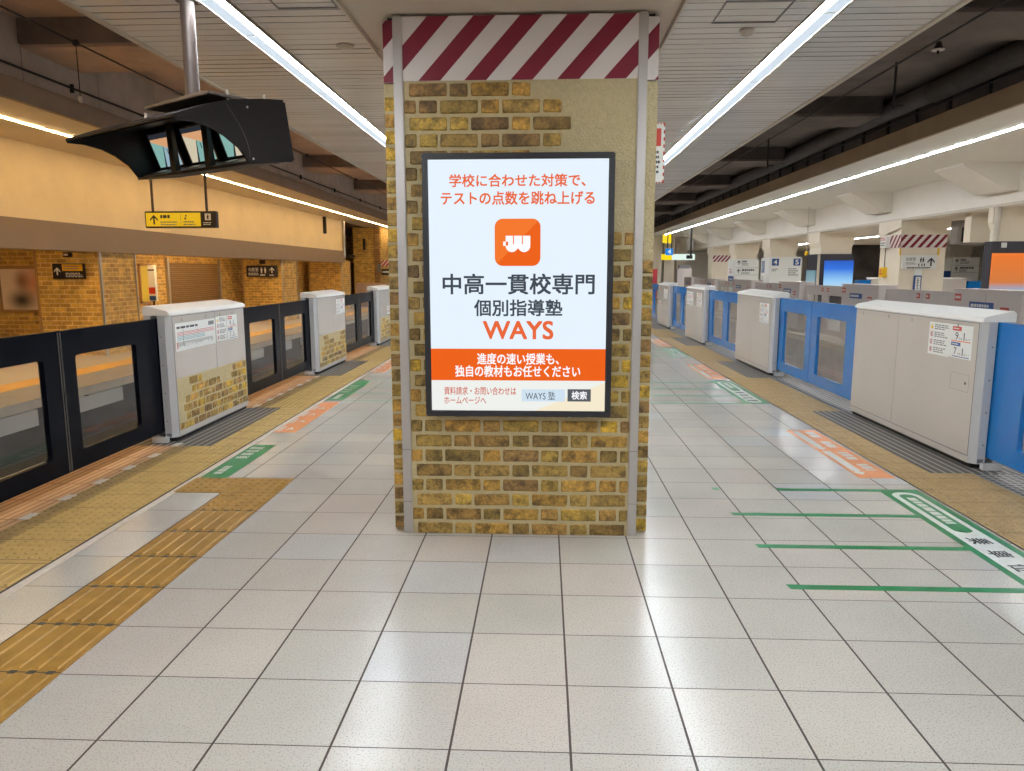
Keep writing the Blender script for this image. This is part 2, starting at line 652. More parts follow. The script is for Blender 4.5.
def tag(o, label, cat, group=None):
    o['label'] = label
    o['category'] = cat
    if group:
        o['group'] = group
    return o


def struct(o):
    o['kind'] = 'structure'
    return o


def copy_tree(o, parent=None, keep=True):
    c = o.copy()
    COL.objects.link(c)
    if parent is not None:
        c.parent = parent
    for ch in list(o.children):
        copy_tree(ch, c)
    return c


# ------------------------------------------------------------------ lettering
_T = {}


def text_mesh(body, bold):
    key = (body, bold)
    if key not in _T:
        cu = bpy.data.curves.new('t', 'FONT')
        cu.body = body
        cu.offset = bold
        cu.resolution_u = 4
        ob = bpy.data.objects.new('t', cu)
        COL.objects.link(ob)
        dg = bpy.context.evaluated_depsgraph_get()
        me = bpy.data.meshes.new_from_object(ob.evaluated_get(dg))
        vs = [(p.co.x, p.co.y) for p in me.vertices]
        fs = [tuple(p.vertices) for p in me.polygons]
        bpy.data.objects.remove(ob)
        bpy.data.curves.remove(cu)
        bpy.data.meshes.remove(me)
        xs = [p[0] for p in vs] or [0, 1]
        ys = [p[1] for p in vs] or [0, 1]
        x0, x1, y0, y1 = min(xs), max(xs), min(ys), max(ys)
        _T[key] = ([((x - x0) / max(x1 - x0, 1e-6), (y - y0) / max(y1 - y0, 1e-6)) for x, y in vs], fs)
    return _T[key]


class Face:
    """a flat surface to draw on: origin, right, up; n points out of it"""
    def __init__(self, o, u, v, lift=.0006):
        self.o, self.u, self.v = Vector(o), Vector(u), Vector(v)
        self.n = self.u.cross(self.v).normalized()
        self.lift = lift

    def p(self, a, b, k=1.0):
        return self.o + self.u * a + self.v * b + self.n * self.lift * k

    def rect(self, mb, a0, a1, b0, b1, m, k=1.0):
        mb.face([self.p(a0, b0, k), self.p(a1, b0, k), self.p(a1, b1, k), self.p(a0, b1, k)], m)

    def poly(self, mb, pts, m, k=1.0):
        mb.face([self.p(a, b, k) for a, b in pts], m)

    def text(self, mb, body, a0, a1, b0, b1, m, bold=.0, k=2.0):
        vs, fs = text_mesh(body, 0)
        d = bold * abs(b1 - b0) * .9
        offs = [(0, 0)] if d == 0 else [(-d, -d), (d, -d), (-d, d), (d, d), (0, 0)]
        for i, (ox, oy) in enumerate(offs):
            mb.mesh([self.p(a0 + d + x * (a1 - a0 - 2 * d) + ox, b0 + d + y * (b1 - b0 - 2 * d) + oy, k + i * .05) for x, y in vs], fs, m)

    def lines(self, mb, a0, a1, b0, b1, rows, m, k=2.0, words=5, fill=.55):
        """a block of lettering too small to read"""
        h = (b1 - b0) / rows
        for r in range(rows):
            y = b1 - (r + .5) * h
            x = a0
            end = a0 + (a1 - a0) * random.uniform(.65, 1.0)
            while x < end - 1e-4:
                wd = (a1 - a0) / words * random.uniform(.35, .95)
                self.rect(mb, x, min(x + wd, end), y - h * fill / 2, y + h * fill / 2, m, k)
                x += wd + (a1 - a0) / words * .16

    def disc(self, mb, a, b, r, m, k=2.0, n=20, r2=None):
        r2 = r if r2 is None else r2
        self.poly(mb, [(a + r * cos(2 * pi * i / n), b + r2 * sin(2 * pi * i / n)) for i in range(n)], m, k)

    def arrow_up(self, mb, a, b, s, m, k=2.0):
        self.rect(mb, a - s * .09, a + s * .09, b - s * .5, b + s * .3, m, k)
        for sg in (-1, 1):
            self.poly(mb, [(a, b + s * .5), (a + sg * s * .42, b + s * .06), (a + sg * s * .42, b - s * .16), (a, b + s * .27)][::sg], m, k)

    def person(self, mb, a, b, s, m, k=2.0):
        self.disc(mb, a, b + s * .4, s * .11, m, k, 12)
        self.poly(mb, [(a - s * .2, b + s * .25), (a - s * .14, b - s * .1), (a - s * .1, b - s * .5), (a + s * .1, b - s * .5), (a + s * .14, b - s * .1), (a + s * .2, b + s * .25)], m, k)


def clip_poly(poly, x0, x1, y0, y1):
    def cut(ps, f, val, keep_less, ax):
        out = []
        for i in range(len(ps)):
            a, b = ps[i], ps[(i + 1) % len(ps)]
            ia = a[ax] <= val if keep_less else a[ax] >= val
            ib = b[ax] <= val if keep_less else b[ax] >= val
            if ia:
                out.append(a)
            if ia != ib:
                t = (val - a[ax]) / (b[ax] - a[ax])
                out.append((a[0] + t * (b[0] - a[0]), a[1] + t * (b[1] - a[1])))
        return out
    for val, less, ax in ((x0, False, 0), (x1, True, 0), (y0, False, 1), (y1, True, 1)):
        if not poly:
            return []
        poly = cut(poly, None, val, less, ax)
    return poly if len(poly) >= 3 else []


def stripes(mb, face, a0, a1, b0, b1, start, period, width, slope, m, k=1.5):
    """diagonal bars; start = a bar's left edge at b0, leaning right going up"""
    h = b1 - b0
    for j in range(-12, 60):
        s = start + j * period
        p = clip_poly([(s, b0), (s + width, b0), (s + width + h * slope, b1), (s + h * slope, b1)], a0, a1, b0, b1)
        if p:
            face.poly(mb, p, m, k)


BRICKS = [S(170, 138, 66), S(150, 122, 58), S(186, 152, 66), S(140, 110, 54), S(206, 166, 52), S(146, 112, 62), S(168, 130, 64),
          S(178, 138, 60), S(164, 132, 66), S(196, 150, 66)]


def bricks(mb, face, a0, a1, b0, b1, phase, pitch=.0902, P=.345, ST=.21, G=.0175, HT=.070, raise_=.007, ok=None, kmin=0):
    """Flemish bond: rows of raised bricks; ok(row, centre a, b) tells which bricks exist"""
    HD = P - ST - 2 * G
    k = kmin
    while True:
        z0 = b0 + (k - kmin) * pitch + (pitch - HT) / 2 - .012
        z1 = z0 + HT
        if z0 > b1 - .015:
            break
        z0c, z1c = max(z0, b0), min(z1, b1)
        base = phase if k % 2 == 0 else phase + ST / 2 - (ST + G + HD / 2)
        j = math.floor((a0 - base) / P) - 1
        while base + j * P < a1:
            for s, wd in ((base + j * P, ST), (base + j * P + ST + G, HD)):
                x0, x1 = max(s, a0), min(s + wd, a1)
                if x1 - x0 < .012 or z1c - z0c < .01:
                    continue
                if ok and not ok(k, (s + s + wd) / 2, (z0 + z1) / 2):
                    continue
                jt = lambda q: random.uniform(-q, q)
                i_ = .006
                base_c = random.choice(BRICKS)
                g = random.uniform(.8, 1.2)
                col = (base_c[0] * g, base_c[1] * g, base_c[2] * g, 1)
                # outline with eight points so that the corners are worn
                cx = min(.006, (x1 - x0) / 4)
                cz = .007
                q = [(x0 + cx + jt(.003), z0c + jt(.0025)), (x1 - cx + jt(.003), z0c + jt(.0025)), (x1 + jt(.002), z0c + cz), (x1 + jt(.002), z1c - cz),
                     (x1 - cx, z1c + jt(.0025)), (x0 + cx, z1c + jt(.0025)), (x0 + jt(.002), z1c - cz), (x0 + jt(.002), z0c + cz)]
                mx_, mz_ = (x0 + x1) / 2, (z0c + z1c) / 2
                t = [(mx_ + (a - mx_) * (1 - 2 * i_ / (x1 - x0)), mz_ + (b - mz_) * (1 - 2 * i_ / (z1c - z0c))) for a, b in q]
                vs = [face.o + face.u * a + face.v * b for a, b in q] + [face.o + face.u * a + face.v * b + face.n * (raise_ + jt(.0015)) for a, b in t]
                fs = [(i, (i + 1) % 8, 8 + (i + 1) % 8, 8 + i) for i in range(8)] + [tuple(range(8, 16))]
                mb.mesh(vs, fs, 'brick', col)
            j += 1
        k += 1


# ================================================================== SETTING
PL, PR = -4.15, 4.10     # our platform's two edges
OL, OR = -6.90, 6.90     # the opposite platforms' edges
OZ = -.15                # level of the opposite platforms
CZ = 2.93                # our ceiling
Y0, Y1 = -14.0, 46.0

mb = MB()
mb.box(PL, PR, Y0, Y1, -1.25, 0, 'floor_tile')
struct(mb.build('floor'))
for x0, x1 in ((OL, PL), (PR, OR)):
    mb = MB()
    mb.box(x0, x1, Y0, Y1 + 14, -1.45, -1.25, 'trackbed' if x0 < 0 else 'trackbed_glare')
    struct(mb.build('floor'))
mb = MB()
mb.box(-14, OL, Y0, Y1 + 14, OZ - .12, OZ, 'far_floor')
mb.box(-14, OL - .04, Y0, Y1 + 14, -1.25, OZ - .12, 'concrete_soot_shade')
struct(mb.build('floor'))
mb = MB()
mb.box(OR, 27, Y0, Y1 + 14, OZ - .12, OZ, 'far_floor')
mb.box(OR + .04, 27, Y0, Y1 + 14, -1.25, OZ - .12, 'concrete_grey')
struct(mb.build('floor'))

# slatted metal ceiling over our platform, flat panel down the middle
def slats(x0, x1, name):
    mb = MB()
    y = Y0
    while y < Y1:
        a = random.uniform(-.0011, .0011)
        mb.mesh([(x0, y + .0035, CZ + a), (x1, y + .0035, CZ + a), (x1, y + .0935, CZ - a), (x0, y + .0935, CZ - a),
                 (x0, y, CZ + .012), (x1, y, CZ + .012), (x1, y + .097, CZ + .012), (x0, y + .097, CZ + .012)],
                [(0, 1, 2, 3)], 'slat')
        b4 = len(mb.v) - 8
        for f in ((0, 4, 5, 1), (2, 6, 7, 3), (0, 3, 7, 4), (1, 5, 6, 2)):
            mb.f.append(tuple(b4 + i for i in f))
            mb.m.append(mb.mi('groove_shade'))
        y += .1
    mb.box(x0, x1, Y0, Y1, CZ + .014, CZ + .08, 'black_gap')
    return struct(mb.build(name))


CLX, CRX = -2.45, 2.15
slats(CLX + .03, -1.765, 'ceiling')
slats(-1.605, -1.075, 'ceiling')
slats(.725, 1.415, 'ceiling')
slats(1.575, CRX - .03, 'ceiling')
mb = MB()
mb.box(-1.06, .71, Y0, Y1, CZ + .028, CZ + .08, 'ceiling_panel')
struct(mb.build('ceiling'))
for x in (CLX, CRX - .03):
    mb = MB()
    mb.box(x, x + .03, Y0, Y1, CZ - .015, CZ + .10, 'ceiling_edge')
    struct(mb.build('trim_1' if x < 0 else 'trim_2'))
for x in (-1.074, .711):
    mb = MB()
    mb.box(x, x + .013, Y0, Y1, CZ - .004, CZ + .05, 'ceiling_edge')
    struct(mb.build('trim_3' if x < 0 else 'trim_4'))

# concrete slab and girders above the tracks
mb = MB()
mb.box(-7.6, 0, Y0, Y1 + 14, 4.86, 5.2, 'concrete_brown')
struct(mb.build('ceiling'))
mb = MB()
mb.box(0, 7.6, Y0, Y1 + 14, 4.86, 5.2, 'concrete_smoke')
struct(mb.build('ceiling'))
for k in range(-2, 6):
    y = 10.02 + 5.82 * k
    mb = MB()
    mb.box(-6.94, -2.3, y, y + 1.35, 4.54, 4.86, 'concrete_dark')
    mb.box(-6.94, -2.3, y + .05, y + 1.3, 4.50, 4.54, 'concrete_brown')
    struct(mb.build('ceiling_beam'))
    y = 9.2 + 5.82 * k
    mb = MB()
    mb.box(2.0, 6.42, y, y + 1.2, 4.54, 4.86, 'concrete_soot_shade')
    mb.box(2.0, 6.42, y + .05, y + 1.15, 4.50, 4.54, 'concrete_smoke')
    struct(mb.build('ceiling_beam'))

# left: wall above the far platform's edge, fascia, soffit, frieze, beam
FL = -6.95
mb = MB()
y = Y0
while y < 48:
    wd = 1.72
    mb.box(FL - .3, FL, y + .012, y + wd - .012, 4.06, 4.86, 'concrete_grey')
    y += wd
mb.box(FL - .3, FL - .012, Y0, 48, 4.06, 4.86, 'black_gap')
struct(mb.build('wall_left'))
mb = MB()
mb.box(FL - .02, FL + .06, Y0, 48, 3.785, 4.06, 'fascia_brown')
mb.box(FL - .3, FL - .02, Y0, 48, 3.85, 4.06, 'fascia_brown')
struct(mb.build('trim_5'))
SZL = 3.79
mb = MB()
y = Y0
while y < 58:
    mb.box(-9.1, FL - .02, y, y + .295, SZL, SZL + .05, 'soffit_warm')
    y += .3
mb.box(-14, FL - .3, Y0, 58, SZL + .05, SZL + .2, 'concrete_dark')
struct(mb.build('ceiling'))
FRX, FREND = -9.0, 33.4
mb = MB()
mb.box(FRX - .3, FRX, Y0, FREND, 2.48, SZL + .05, 'frieze')
struct(mb.build('wall_left'))
mb = MB()
mb.box(FRX - .4, FRX + .05, Y0, FREND, 1.965, 2.48, 'beam_grey')
struct(mb.build('trim_6'))
mb = MB()
mb.box(-14, FRX - .35, Y0, FREND, 2.06, 2.16, 'frieze')
struct(mb.build('ceiling'))
# brick wall behind the left pillars
mb = MB()
mb.box(-11.0, -10.8, 15.9, 46, OZ, 2.06, 'station_brick')
struct(mb.build('wall_left'))
mb = MB()
mb.box(-14, -10.37, 15.4, 15.9, OZ, 2.06, 'station_brick')
struct(mb.build('wall_left'))
mb = MB()
mb.box(-14.2, -14, Y0, 60, -1.25, 4.2, 'station_brick')
struct(mb.build('wall_left'))
# far ends
mb = MB()
mb.box(-14, OL, 58, 58.3, -1.25, 4.2, 'frieze')
struct(mb.build('wall_back'))
mb = MB()
mb.box(OR, 27, 58, 58.3, -1.25, 4.4, 'frieze_white')
struct(mb.build('wall_back'))
mb = MB()
mb.box(OL, OR, 60, 60.3, -1.45, 5.2, 'concrete_dark')
struct(mb.build('wall_back'))

# right: the same, in white
FRR = 6.9
mb = MB()
y = Y0
while y < 58:
    wd = 1.15
    mb.box(FRR, FRR + .3, y + .012, y + wd - .012, 4.26, 4.86, 'concrete_soot_shade')
    y += wd
mb.box(FRR + .012, FRR + .3, Y0, 58, 4.26, 4.86, 'black_gap')
struct(mb.build('wall_right'))
mb = MB()
mb.box(FRR - .05, FRR + .02, Y0, 58, 3.955, 4.26, 'fascia_tan')
mb.box(FRR + .02, FRR + .3, Y0, 58, 4.03, 4.26, 'fascia_tan')
struct(mb.build('trim_7'))
SZR = 3.96
mb = MB()
mb.box(FRR + .02, 10.7, Y0, 58, SZR, SZR + .06, 'soffit_white')
struct(mb.build('ceiling'))
mb = MB()
for a, b in ((3.05, 3.96), ):
    mb.box(10.6, 11.0, Y0, 54, a, b, 'frieze_white')
mb.box(10.585, 10.6, Y0, 54, 3.05, 3.11, 'ceiling_edge')
struct(mb.build('wall_right'))
mb = MB()
mb.box(10.98, 27, Y0, 58, 3.06, 3.16, 'ceiling_panel')
struct(mb.build('ceiling'))
mb = MB()
mb.box(26.8, 27, Y0, 58, -1.25, 4.2, 'frieze_white')
struct(mb.build('wall_right'))

# far platforms' edge bands
def band(name, label, cat, x0, x1, y0, y1, m, z=OZ, h=.006):
    mb = MB()
    mb.box(x0, x1, y0, y1, z, z + h, m)
    return tag(mb.build(name), label, cat)


band('yellow_safety_line', 'yellow painted safety line on the warm lit platform seen through the navy gates', 'line', -8.28, -7.80, Y0, 57, 'yellow_line')
band('edge_paving', 'grey edge paving of the warm lit brick platform beyond the navy gates', 'paving', -7.76, OL, Y0, 57, 'far_edge')
band('edge_paving', 'sandy edge paving of the white lit platform beyond the blue gates', 'paving', OR, 7.0, Y0, 57, 'far_edge')
band('tactile_line', 'sandy tactile line on the white lit platform behind its grey gates', 'line', 8.0, 8.4, Y0, 57, 'sand_line')

# rails and platform face panels of both tracks
for x0, lab in ((-6.05, 'track behind the navy gates, on the brick platform side'), (-4.98, 'track behind the navy gates, on the tiled platform side'),
                (4.98, 'track behind the blue gates, on the tiled platform side'), (6.05, 'track behind the blue gates, on the grey gates side')):
    mb = MB()
    mb.prism([(x0 - .065, -1.25), (x0 + .065, -1.25), (x0 + .065, -1.235), (x0 + .012, -1.215), (x0 + .012, -1.14), (x0 + .034, -1.125),
              (x0 + .034, -1.095), (x0 - .034, -1.095), (x0 - .034, -1.125), (x0 - .012, -1.14), (x0 - .012, -1.215), (x0 - .065, -1.235)], Y0, 57, 'rail', 'y')
    tag(mb.build('rail'), 'rusty steel rail of the ' + lab, 'rail')
ORD = ['first', 'second', 'third', 'fourth', 'fifth', 'sixth', 'seventh', 'eighth', 'ninth']
for i in range(9):
    mb = MB()
    y = 6.4 + i * 2.05
    mb.box(OL - .04, OL + .03, y, y + 1.15, -.50, -.28, 'wall_panel_white')
    mb.box(OL - .01, OL + .032, y + .2, y + .26, -.28, -.272, 'black_gap')
    tag(mb.build('cover_board'), ORD[i] + ' pale panel from the camera under the edge of the brick platform', 'panel', 'pale panels under the edge of the brick platform')

# ================================================================== FLOOR MARKINGS
LR = .013                # the left gate line drifts a little outwards


def LX(x, y):
    return x - LR * (y - 7.4) - .01


def strip(mb, x0, x1, y0, y1, z0, z1, m, left):
    f = LX if left else (lambda x, y: x)
    n = max(1, int((y1 - y0) / 1.0))
    for i in range(n):
        a, b = y0 + (y1 - y0) * i / n, y0 + (y1 - y0) * (i + 1) / n
        mb.mesh([(f(x0, a), a, z0), (f(x1, a), a, z0), (f(x1, b), b, z0), (f(x0, b), b, z0), (f(x0, a), a, z1), (f(x1, a), a, z1), (f(x1, b), b, z1), (f(x0, b), b, z1)],
                [(4, 5, 6, 7), (0, 1, 5, 4), (1, 2, 6, 5), (2, 3, 7, 6), (3, 0, 4, 7)], m)


def dome(mb, x, y, z, m, r=.0135, h=.005):
    vs = [(x + r * cos(t), y + r * sin(t), z) for t in [i * pi / 4 for i in range(8)]]
    vs += [(x + r * .6 * cos(t), y + r * .6 * sin(t), z + h) for t in [i * pi / 4 for i in range(8)]]
    mb.mesh(vs, [(i, (i + 1) % 8, 8 + (i + 1) % 8, 8 + i) for i in range(8)] + [tuple(range(8, 16))], m)


def bar(mb, x, y0, y1, z, m, left, w=.012, h=.005):
    f = LX if left else (lambda x, y: x)
    mb.mesh([(f(x - w, y0), y0, z), (f(x + w, y0), y0, z), (f(x + w, y1), y1, z), (f(x - w, y1), y1, z),
             (f(x - w * .6, y0), y0 + .012, z + h), (f(x + w * .6, y0), y0 + .012, z + h), (f(x + w * .6, y1), y1 - .012, z + h), (f(x - w * .6, y1), y1 - .012, z + h)],
            [(4, 5, 6, 7), (0, 1, 5, 4), (1, 2, 6, 5), (2, 3, 7, 6), (3, 0, 4, 7)], m)


def tactile(zones, xin, left, m, m2, label):
    """zones: (y0, y1, 'dots'|'bars'); xin = inner edge, outward is away from the platform middle"""
    s = -1 if left else 1
    t = thing('tactile_paving', label, 'tactile paving')
    rel = MB()
    for y0, y1, kind in zones:
        if kind == 'dots':
            a, b = xin, xin + s * .46
            base = MB()
            strip(base, min(a, b), max(a, b), y0, y1, 0, .004, m, left)
            base.build('slab', t)
            c = xin + s * .62
            worn = MB()
            strip(worn, min(b, c), max(b, c), y0, y1, 0, .004, m2, left)
            worn.build('worn_slab', t)
            ny = int((min(y1, 20) - y0) / .06)
            for j in range(ny):
                for i in range(10):
                    y = y0 + .03 + j * .06
                    x = xin + s * (.03 + i * .0622)
                    dome(rel, LX(x, y) if left else x, y, .004, m if i < 8 else m2)
        else:
            a, b = xin, xin + s * .30
            base = MB()
            strip(base, min(a, b), max(a, b), y0, y1, 0, .004, m, left)
            base.build('slab', t)
            ny = int((y1 - y0) / .3)
            for j in range(ny):
                for i in range(5):
                    x = xin + s * (.03 + i * .06)
                    bar(rel, x, y0 + j * .3 + .01, y0 + j * .3 + .29, .004, m, left)
    # joints between the slabs
    jm = MB()
    for y0, y1, kind in zones:
        y = y0
        while y < y1:
            a, b = xin, xin + s * (.62 if kind == 'dots' else .30)
            strip(jm, min(a, b), max(a, b), y - .002, y + .002, .0041, .0046, 'seam', left)
            y += .3
    strip(jm, xin - .004, xin + .004, zones[0][0], zones[-1][1], 0, .0046, 'seam', left)
    rel.build('raised_pattern', t)
    jm.build('joint', t)
    return t


ZL = [(1.9, 3.75, 'bars'), (3.75, 6.42, 'dots'), (6.42, 8.33, 'bars'), (8.33, 10.98, 'dots'), (10.98, 12.9, 'bars'), (12.9, 15.5, 'dots'), (15.5, 17.5, 'bars'), (17.5, 34, 'dots')]
ZR = [(2.6, 5.75, 'dots'), (5.75, 8.35, 'bars'), (8.35, 11.0, 'dots'), (11.0, 13.05, 'bars'), (13.05, 15.8, 'dots'), (15.8, 17.8, 'bars'), (17.8, 20.3, 'dots'), (20.3, 22.4, 'bars'), (22.4, 38, 'dots')]
tactile(ZL, -2.715, True, 'tactile', 'tactile_worn', 'yellow ochre tactile paving strip along the navy gates')
tactile(ZR, 2.73, False, 'tactile_sand', 'tactile_sand', 'sandy yellow tactile paving strip along the blue gates')
mb = MB()
strip(mb, -2.705, -2.655, 1.9, 18, 0, .002, 'kerb_white', True)
tag(mb.build('edging_strip'), 'narrow white edging strip beside the ochre tactile paving', 'strip')

# decks under the gates
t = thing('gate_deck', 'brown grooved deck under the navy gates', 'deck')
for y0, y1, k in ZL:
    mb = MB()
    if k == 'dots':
        strip(mb, PL + .02, -3.345, y0, min(y1, 24), 0, .003, 'brown_deck_warm_lit', True)
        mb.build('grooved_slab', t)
    else:
        strip(mb, PL + .02, -3.025, y0, y1, 0, .003, 'grooved_deck', True)
        mb.build('grey_slab', t)['label'] = 'grey grooved slab beneath a white cabinet'
for i in range(22):
    y = 3.6 + i * .4
    if any(a < y < b and k == 'dots' for a, b, k in ZL):
        m_ = MB()
        strip(m_, -3.385, -3.315, y, y + .13, .003, .0048, 'kerb_white', True)
        m_.build('inlay', t)['label'] = 'small white inlay'
t = thing('gate_deck', 'dark grey gridded deck under the blue gates', 'deck')
for y0, y1, k in ZR:
    mb = MB()
    if k == 'dots':
        mb.box(3.355, PR - .02, y0, min(y1, 26), 0, .003, 'gridded_deck')
        mb.build('grid_slab', t)
    else:
        mb.box(3.035, PR - .02, y0, y1, 0, .003, 'grooved_deck')
        mb.build('grooved_slab', t)
for x, s, nm in ((PL, 1, 'left'), (PR, -1, 'right')):
    mb = MB()
    mb.box(min(x, x + s * .02), max(x, x + s * .02), Y0, 40, -.2, .004, 'steel_trim')
    struct(mb.build('trim_8' if s > 0 else 'trim_9'))

# brown guide path
t = thing('guide_path', 'dark yellow tactile guide path crossing the white tiles to the ochre tactile strip', 'tactile paving')
mb = MB()
gx0, gx1 = -2.295, -1.895
mb.box(gx0, gx1, .2, 5.40, 0, .004, 'guide')
mb.box(-2.655, gx0, 5.03, 5.40, 0, .004, 'guide')
mb.build('slab', t)
mb = MB()
y = 4.63 - .4
while y > .2:
    for i in range(5):
        bar(mb, gx0 + .045 + i * .078, y + .02, y + .38, .004, 'guide', False, .017, .005)
    y -= .4
mb.build('guiding_bars', t)
mb = MB()
for j in range(10):
    for i in range(6):
        dome(mb, gx0 + .04 + i * .064, 4.66 + j * .075, .004, 'guide', .016)
for j in range(5):
    for i in range(5):
        dome(mb, gx0 - .04 - i * .066, 5.07 + j * .075, .004, 'guide', .016)
mb.build('warning_domes', t)
mb = MB()
y = 4.63
while y > .2:
    mb.box(gx0, gx1, y - .003, y + .003, .0041, .0046, 'seam')
    for i in range(5):
        mb.box(gx0 + .03 + i * .078, gx0 + .062 + i * .078, y - .012, y + .012, .0041, .0048, 'seam')
    y -= .4
mb.box(gx0, gx1, 5.028, 5.032, .0041, .0046, 'seam')
mb.build('joint', t)

# ---- queue markings
def rr(a0, a1, b0, b1, r, n=6):
    pts = []
    for cx, cy, s in ((a1 - r, b1 - r, 0), (a0 + r, b1 - r, 1), (a0 + r, b0 + r, 2), (a1 - r, b0 + r, 3)):
        for i in range(n + 1):
            t_ = (s + i / n) * pi / 2
            pts.append((cx + r * cos(t_), cy + r * sin(t_)))
    return pts


def green_right(y0, y1, lines, label, gap=True, group=None, detail=True):
    t = thing('queue_marking', label, 'floor marking', (0, y1, 0), 0, group)
    L = y1 - y0
    F = Face((2.42, 0, .0005), (0, -1, 0), (1, 0, 0), .0005)
    mb = MB()
    mb.box(2.42, 2.705, -L, 0, 0, .0008, 'green')
    mb.build('panel', t)
    mb = MB()
    F.poly(mb, rr(.07, L - .05, .045, .235, .09), 'decal_white', 1)
    mb.build('white_field', t)
    mb = MB()
    F.poly(mb, rr(.12, .90, .085, .20, .055), 'green', 2)
    mb.build('pill', t)
    mb = MB()
    if detail:
        F.lines(mb, .20, .80, .11, .175, 1, 'decal_white', 3, 7, .9)
        for i, ch in enumerate('乗車位置'):
            a = .99 + i * .2
            F.text(mb, ch, a, a + .105, .075, .20, 'decal_ink', .02, 3)
    else:
        for i, ch in enumerate('乗車位置'):
            a = .99 + i * .2
            F.text(mb, ch, a, a + .105, .075, .20, 'decal_ink', .02, 3)
    mb.build('lettering', t)
    for i, (x0, yy) in enumerate(lines):
        m_ = MB()
        y = yy - y1
        segs = [(x0, 2.42)]
        if gap and i == 0:
            segs = [(x0, x0 + .05), (1.69, 2.42)]
        for a, b in segs:
            m_.prism([(a, y), (b, y), (b, y - .056), (a + .008, y - .056)], 0, .0008, 'green', 'z')
        m_.build('line', t)


green_right(3.35, 5.30, [(1.23, 5.30), (1.23, 4.73), (1.23, 4.16), (1.23, 3.60)], 'big green and white queue marking with readable dark letters and four green lines')
green_right(8.84, 10.68, [(1.0, 10.55), (1.0, 10.0), (1.0, 9.42), (1.0, 8.88)], 'green and white queue marking by the blue gates between two orange markings', gap=False)
green_right(13.65, 15.3, [(1.0, 15.2), (1.0, 14.7), (1.0, 14.2), (1.0, 13.7)], 'small distant green queue marking by the third blue gateway', gap=False)


def orange_right(y0, y1, label):
    t = thing('queue_marking', label, 'floor marking', (0, y1, 0))
    L = y1 - y0
    F = Face((2.42, 0, .0005), (0, -1, 0), (1, 0, 0), .0005)
    mb = MB()
    mb.box(2.42, 2.70, -L, 0, 0, .0008, 'decal_orange')
    mb.build('panel', t)
    mb = MB()
    n = 2
    for i in range(n):
        a0 = .05 + i * (L - .1) / n
        a1 = a0 + (L - .1) / n - .16
        F.rect(mb, a0, a1, .03, .10, 'decal_white', 1)
    for i in range(4):
        a = .08 + i * (L - .1) / 4
        F.lines(mb, a, a + (L - .1) / 4 - .12, .145, .235, 1, 'decal_white', 1, 2, .95)
    mb.build('white_marks', t)
    mb = MB()
    for i in range(n):
        a1 = .05 + (i + 1) * (L - .1) / n - .13
        F.poly(mb, [(a1 + .09, .065), (a1, .12), (a1, .085), (a1 - .04, .085), (a1 - .04, .045), (a1, .045), (a1, .01)], 'decal_white', 1)
    mb.build('arrow', t)


orange_right(5.60, 7.33, 'orange and white floor marking before the large cabinet with a hatch')
orange_right(10.92, 12.6, 'orange and white floor marking before the second cabinet of the blue gates')
orange_right(15.55, 17.4, 'small distant orange floor marking before the third cabinet of the blue gates')


def left_mark(y0, y1, colour, label, lines=None):
    yc = (y0 + y1) / 2
    t = thing('queue_marking', label, 'floor marking', (LX(-2.58, yc) + .01, yc, 0), LR)
    h = (y1 - y0) / 2
    mb = MB()
    mb.box(-.13, .13, -h, h, 0, .0008, colour)
    mb.build('panel', t)
    F = Face((.13, -h, .0006), (0, 1, 0), (-1, 0, 0), .0005)
    mb = MB()
    if colour == 'green':
        F.rect(mb, .02, 2 * h - .02, .238, .244, 'decal_white', 1)
        F.lines(mb, .12, .50, .09, .17, 1, 'decal_white', 1, 5, .8)
        for i, ch in enumerate('乗車位置'):
            a = .60 + i * .115 * (h / .56)
            F.text(mb, ch, a, a + .085, .075, .19, 'decal_white', .012, 1)
        mb.build('lettering', t)
    else:
        for i in range(4):
            a = .12 + i * (2 * h - .2) / 4
            F.poly(mb, [(a + .13, .10), (a, .145), (a + .03, .10), (a, .055)], 'decal_white', 1)
            F.lines(mb, a - .05, a + .22, .16, .21, 1, 'decal_white', 1, 3, .8)
        mb.build('white_marks', t)
    for yy in (lines or []):
        m_ = MB()
        m_.box(.13, 1.6, yy - yc, yy - yc + .035, 0, .0008, 'green')
        m_.build('line', t)


left_mark(5.40, 6.50, 'green', 'green floor panel with white letters touching the brown guide path')
left_mark(7.03, 8.74, 'decal_orange', 'orange floor panel before the cabinet with the railway map')
left_mark(8.87, 10.54, 'green', 'green floor panel with green lines reaching towards the brick pillar', [8.87, 9.45, 10.0, 10.5])
left_mark(11.40, 13.1, 'decal_orange', 'orange floor panel partly hidden by the brick pillar, beyond the green lines')

# ================================================================== THE PILLAR
PY = 4.27
pil = thing('brick_clad_pillar', 'brick clad pillar with red and white striped top in the middle of the platform', 'pillar', (0, 0, 0))
mb = MB()
mb.box(-.895, .615, PY + .06, PY + 1.25, 0, 2.935, 'mortar')
mb.box(-.88, .60, PY + .07, PY + 1.24, 2.935, CZ + .028, 'black_gap')
mb.build('core', pil)
PXA, PXB, ZS = -.785, .505, 2.607
F = Face((0, PY, 0), (1, 0, 0), (0, 0, 1))
mb = MB()
mb.box(PXA, PXB, PY, PY + .06, .0, ZS, 'mortar')
PL_ = [(.0, .66), (.66, ZS)]


def ok_front(k, a, z):
    if z < 1.80:
        return True
    if z > 2.6:
        return False
    edge = {28: -.085, 27: .085, 26: .15, 25: .085, 24: .03}.get(k, .05)
    return a < edge


bricks(mb, F, PXA + .003, PXB - .003, .0, ZS, -.755, ok=ok_front)
